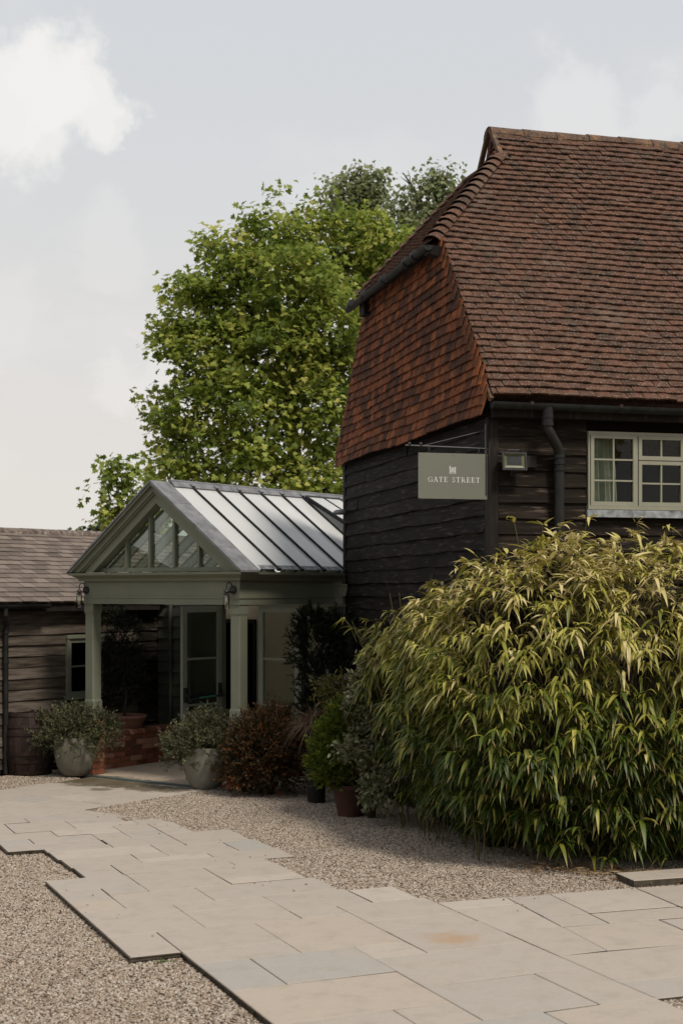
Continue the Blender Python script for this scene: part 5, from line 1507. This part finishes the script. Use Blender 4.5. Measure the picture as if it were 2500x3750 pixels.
# a handful of long arching sprays that escape the mass on the left and top
esc = np.array([P(1262, 2270, 15.2)[:], P(1300, 2300, 15.2)[:], P(1880, 1905, 13.0)[:], P(2150, 1900, 12.8)[:], P(2330, 1915, 12.7)[:], P(1985, 1920, 12.9)[:], P(2440, 1930, 12.6)[:], P(2050, 1930, 12.7)[:], P(1400, 2750, 14.2)[:], P(1480, 2730, 13.9)[:], P(1470, 2840, 14.3)[:], P(2280, 2980, 12.0)[:]])
tipP = np.concatenate([tipP, esc]); tipN = np.concatenate([tipN, nrm(esc - np.array([1.9, 13.6, 1.2]))]); tipD = np.concatenate([tipD, np.zeros(len(esc))])
NS = len(tipP)
nl = rng.integers(4, 8, NS)
idx = np.repeat(np.arange(NS), nl)
NL = len(idx)
hz = nrm(tipN * [1, 1, .25])[idx]
ang = rng.uniform(-1.25, 1.25, NL)
ca, sa = np.cos(ang)[:, None], np.sin(ang)[:, None]
D = np.concatenate([hz[:, :1] * ca - hz[:, 1:2] * sa, hz[:, :1] * sa + hz[:, 1:2] * ca, np.zeros((NL, 1))], 1)
upb = np.clip((tipP[idx, 2] - 1.9) / .9, 0, 1)                      # crown shoots stand up, flanks hang
D[:, 2] = rng.normal(.05, .35, NL) + .45 * upb
D = nrm(D)
Ls = rng.uniform(.085, .175, NL) * rng.uniform(.75, 1.25, NS)[idx]
Wd = Ls * rng.uniform(.17, .235, NL)
drop = rng.uniform(.40, 1.05, NL) - .35 * upb
base = tipP[idx] + rng.normal(0, .012, (NL, 3))
top_lit = np.clip((tipP[idx, 2] - .9) / 1.6, 0, 1)                     # upper leaves older, bleached, yellower; top light and low shade painted in as well
r = np.clip(rng.normal(.20, .15, NL) + .66 * top_lit + rng.normal(0, .09, NS)[idx] + .45 * (rng.random(NL) < .05), 0, 1)
ok = ~inside_barn(base + D * Ls[:, None], .01) & (base[:, 2] + (D[:, 2] - drop) * Ls > -.01)
# the largest showing leaves are pieces of their own
px = 1250 + FPX * base[:, 0] / base[:, 1]; py = YH - FPX * (base[:, 2] - H) / base[:, 1]
vis = ok & (tipD[idx] < .03) & (tipN[idx, 1] < -.25) & (px > 1250) & (px < 2480) & (py > 1900) & (py < 3200)
score = np.where(vis, Ls / base[:, 1], 0)
big = np.argsort(-score)[:300]
rest = ok.copy(); rest[big] = False
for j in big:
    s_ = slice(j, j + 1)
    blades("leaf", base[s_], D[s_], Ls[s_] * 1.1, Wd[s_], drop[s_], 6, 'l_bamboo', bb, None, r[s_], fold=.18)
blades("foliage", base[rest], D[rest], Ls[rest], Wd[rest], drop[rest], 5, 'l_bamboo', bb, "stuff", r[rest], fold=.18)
cn = MB(); random.seed(8)
for k in range(150):
    e = EL[random.choice((0, 0, 1, 1, 2, 3, 5, 6))]
    for _ in range(8):
        b = Vector((e[0] + random.uniform(-.7, .7) * e[3], e[1] + random.uniform(-.5, .6) * e[4], -.03))
        if not inside_barn(np.array([b[:]]))[0]: break
    else: continue
    t = Vector((b.x + random.gauss(0, .3), b.y + random.gauss(-.1, .25), min(e[2] + e[5] * .9, random.uniform(1.3, 2.8))))
    if inside_barn(np.array([t[:]]))[0]: continue
    cn.tube([b, b.lerp(t, .5) + Vector((0, .04, .1)), t], [.006, .005, .003], 5)
for k in range(0, NS, 3):
    p_ = Vector(tipP[k]); q_ = p_ - Vector(tipN[k]) * random.uniform(.15, .35) - Vector((0, 0, random.uniform(.05, .2)))
    if q_.z > 0 and not inside_barn(np.array([q_[:]]), .0)[0]: cn.tube([q_, (q_ + p_) / 2 + Vector((0, 0, .03)), p_], [.003, .0025, .002], 4, cap=False)
for k in range(NS - len(esc), NS):
    p_ = Vector(tipP[k]); e = EL[np.argmin(((EL[:, :3] - tipP[k]) ** 2).sum(1))]
    q_ = Vector(e[:3]).lerp(p_, .35); q_.z = max(.1, q_.z - .2)
    cn.tube([q_, q_.lerp(p_, .5) + Vector((0, 0, .06)), p_ + Vector((0, 0, .01)), p_], [.005, .004, .0035, .002], 5)
cn.build("cane", "cane", bb, "stuff")
# litter under it
n = 900
s_ = rng.uniform(.1, 3.2, n); o_ = np.abs(rng.normal(0, .3, n))
lx = np.where(s_ < 1.0, 1.55 + s_ * .7, 1.4 + s_ * .8); ly = 12.62 - (lx - 1.6) * .42 - o_ * .75
base = np.stack([lx + rng.normal(0, .1, n), ly, rng.uniform(-.004, .02, n)], 1)
an = rng.uniform(0, 6.28, n)
blades("fallen_leaves", base, np.stack([np.cos(an), np.sin(an), rng.uniform(-.02, .12, n)], 1), rng.uniform(.07, .17, n), rng.uniform(.010, .018, n), rng.uniform(0, .12, n), 4, 'l_litter', None, "stuff", rng.random(n), fold=.12)["label"] = "dry straw-coloured bamboo leaves lying along the foot of the bamboo"
# weeds in gravel
for (p_, q_, n, lab) in ((2.66, 9.05, 26, "small green weed at the corner of the cream paving slab"), (2.83, 7.7, 20, "small green weed at the path edge near the camera")):
    c = PQ(p_, q_, -.045)
    w_ = thing("weed", lab, "weed", c)
    an = rng.uniform(0, 6.28, n); D = np.stack([np.cos(an), np.sin(an), rng.uniform(.3, 1.4, n)], 1)
    blades("foliage", np.array(c) + rng.normal(0, .03, (n, 3)) * [1, 1, 0], D, rng.uniform(.03, .06, n), rng.uniform(.012, .02, n), rng.uniform(.2, .6, n), 3, 'l_weed', w_, "stuff", rng.random(n), fold=.1)
# stone by the bamboo foot
rk = P(2425, 3167, 12.45); m = MB(); m.lathe(rk + Vector((0, 0, -.03)), [(0, 0), (.045, .0), (.05, .03), (.03, .06), (0, .065)], 7)
tag(m.build("stone", "log", None), "small grey stone at the foot of the bamboo by the kerb slab", "stone")

# ================================================================== TREES
def tree(name, label, cat, blobs, n, size, tmpl, mat, base, r0, seed, flat=.5, shell=.45, limbs=True, group=None, bias=0.0):
    """blobs: (px, py, radius px, depth) clumps of the crown"""
    global rng
    rng = np.random.default_rng(seed); random.seed(seed)
    o = thing(name, label, cat, base, group)
    B = []; 
    for (x, y, rp_, Y) in blobs:
        c = P(x, y, Y); B.append((c.x, c.y, c.z, rp_ / FPX * Y * .88))
    B = np.array(B)
    m = MB()
    top = Vector(B[np.argmax(B[:, 2]), :3])
    tr = limb(m, base, Vector((base.x * .6 + top.x * .4, base.y, top.z - .4)), r0, r0 * .18, .04, 10, 9)
    for b in B:
        c = Vector(b[:3])
        st = min(tr[:-1], key=lambda v: abs(v.z - (c.z - (c - v).length * .45)))
        ps = limb(m, st, c, r0 * .32, r0 * .07, .12, 6, 6)
        for k in range(5):
            e = c + Vector((random.gauss(0, 1), random.gauss(0, 1), random.gauss(.2, .8))).normalized() * b[3] * .85
            limb(m, ps[random.randint(3, 6)], e, r0 * .08, r0 * .02, .15, 4, 5)
    m.build("trunk", "bark", o, smooth=True)
    w = B[:, 3] ** 2; w = w / w.sum()
    # second-level clusters give light and dark clumps and gaps
    nc = max(30, n // 36)
    i = rng.choice(len(B), nc, p=w)
    d = rdir(nc)
    cc_ = B[i, :3] + d * B[i, 3:4] * np.where(rng.random((nc, 1)) < .12, rng.uniform(1.0, 1.3, (nc, 1)), rng.uniform(shell, 1.04, (nc, 1)))
    per = rng.poisson(36, nc)
    j = np.repeat(np.arange(nc), per); N = len(j)
    cs_ = size * rng.uniform(1.2, 2.6, nc)
    off = np.clip(rng.normal(0, 1, (N, 3)), -1.5, 1.5) * [1, 1, .55] * cs_[j][:, None]
    pos = cc_[j] + off
    out = nrm(nrm(pos - B[i[j], :3]) + rng.normal(0, .5, (N, 3)))
    dd = nrm(out * [1, 1, .4] + [0, 0, -.35] + rng.normal(0, .35, (N, 3)))
    X, Y, Z = axes(dd, up=np.array([0, 0, 1.0]) * (1 - flat) + out * flat, jit=.45)
    r = np.clip(rng.normal(.42, .17, N) + rng.normal(0, .22, nc)[j] + bias, 0, 1)
    stamp("crown", tmpl[0], tmpl[1], pos, X, Y, Z, size * rng.uniform(.65, 1.25, N), mat, o, "stuff", r)
    return o
D0 = 30
tree("sycamore_tree", "large leafy sycamore rising behind the glass roof and barn", "tree",
     [(1180, 800, 110, 30), (1010, 850, 140, 30), (850, 950, 120, 29.5), (720, 1060, 110, 29.5), (880, 1120, 180, 30), (1100, 1010, 190, 29), (1300, 900, 150, 30.5), (1430, 920, 120, 31), (640, 1230, 90, 29.5), (770, 1290, 170, 29.5), (1000, 1290, 220, 29), (1210, 1220, 180, 29),
      (565, 1490, 70, 29.5), (690, 1500, 140, 29), (900, 1540, 200, 28.8), (1150, 1510, 200, 29), (620, 1690, 80, 29.5), (760, 1720, 120, 29), (960, 1760, 150, 28.5), (1160, 1760, 160, 29), (1290, 1600, 140, 30), (640, 1600, 60, 29.8), (1290, 1350, 160, 30), (1400, 1150, 150, 31)],
     32000, .118, SYC, 'l_sycamore', Vector((-1.2, 30, 0)), .28, 101, bias=.03)
tree("young_sycamore", "small sycamore with open branches behind the outbuilding roof", "tree",
     [(440, 1740, 55, 27.5), (400, 1800, 40, 27.5), (490, 1790, 50, 27.5), (430, 1860, 45, 27.5), (520, 1860, 50, 27.8), (560, 1950, 60, 27.8), (420, 1920, 30, 27.5)],
     1100, .125, SYC, 'l_sycamore', Vector((-3.9, 27.8, 0)), .09, 102, bias=.0)
tree("willow_tree", "grey-green feathery tree top farthest left behind the sycamore crown", "tree",
     [(1280, 660, 60, 46), (1230, 690, 45, 46), (1340, 680, 65, 46), (1390, 730, 55, 46), (1300, 740, 90, 46), (1250, 800, 110, 46), (1350, 850, 120, 46), (1300, 1000, 160, 46), (1320, 620, 32, 46), (1370, 640, 30, 46)],
     4200, .15, LEAF2, 'l_birch', Vector((.6, 46, 0)), .30, 103, shell=.2)
tree("willow_tree", "darker feathery tree top between the sycamore crown and tiled roof", "tree",
     [(1500, 690, 55, 44), (1560, 680, 50, 44), (1620, 670, 55, 44), (1540, 760, 80, 44), (1640, 740, 70, 44), (1470, 770, 60, 44), (1560, 860, 120, 44), (1480, 640, 28, 44), (1625, 625, 25, 44), (1690, 700, 40, 44), (1600, 1000, 140, 44)],
     4200, .15, LEAF2, 'l_birch', Vector((2.7, 44, 0)), .30, 104, shell=.2, bias=-.05)
tree("round_tree", "small dark rounded tree top just above the outbuilding ridge", "tree",
     [(345, 1950, 30, 58), (380, 1945, 34, 58), (415, 1960, 30, 58), (365, 1990, 50, 58)],
     1500, .2, LEAF2, 'l_far', Vector((-9.7, 58, 0)), .25, 105, shell=.1)

# trees behind the photographer: they show in the window panes and lamp glass
rng = np.random.default_rng(200)
nt_ = 9000
tx = rng.uniform(-26, 26, nt_); th = 7.5 + 2.2 * np.sin(tx * .55) + 1.2 * np.sin(tx * 1.7 + 1)
tz = rng.uniform(.2, 1, nt_) ** .8 * th
pos = np.stack([tx, -15 - np.abs(rng.normal(0, 1.2, nt_)) - .02 * tx ** 2 * 0 - .9 * np.cos(tx * .8), tz], 1)
X, Y, Z = axes(rng.normal(size=(nt_, 3)) + [0, .5, -.2], jit=.8)
stamp("treeline", SYC[0], SYC[1], pos, X, Y, Z, rng.uniform(.5, .95, nt_), 'l_sycamore', None, "stuff")["label"] = "line of leafy trees across the yard, seen only in reflections"
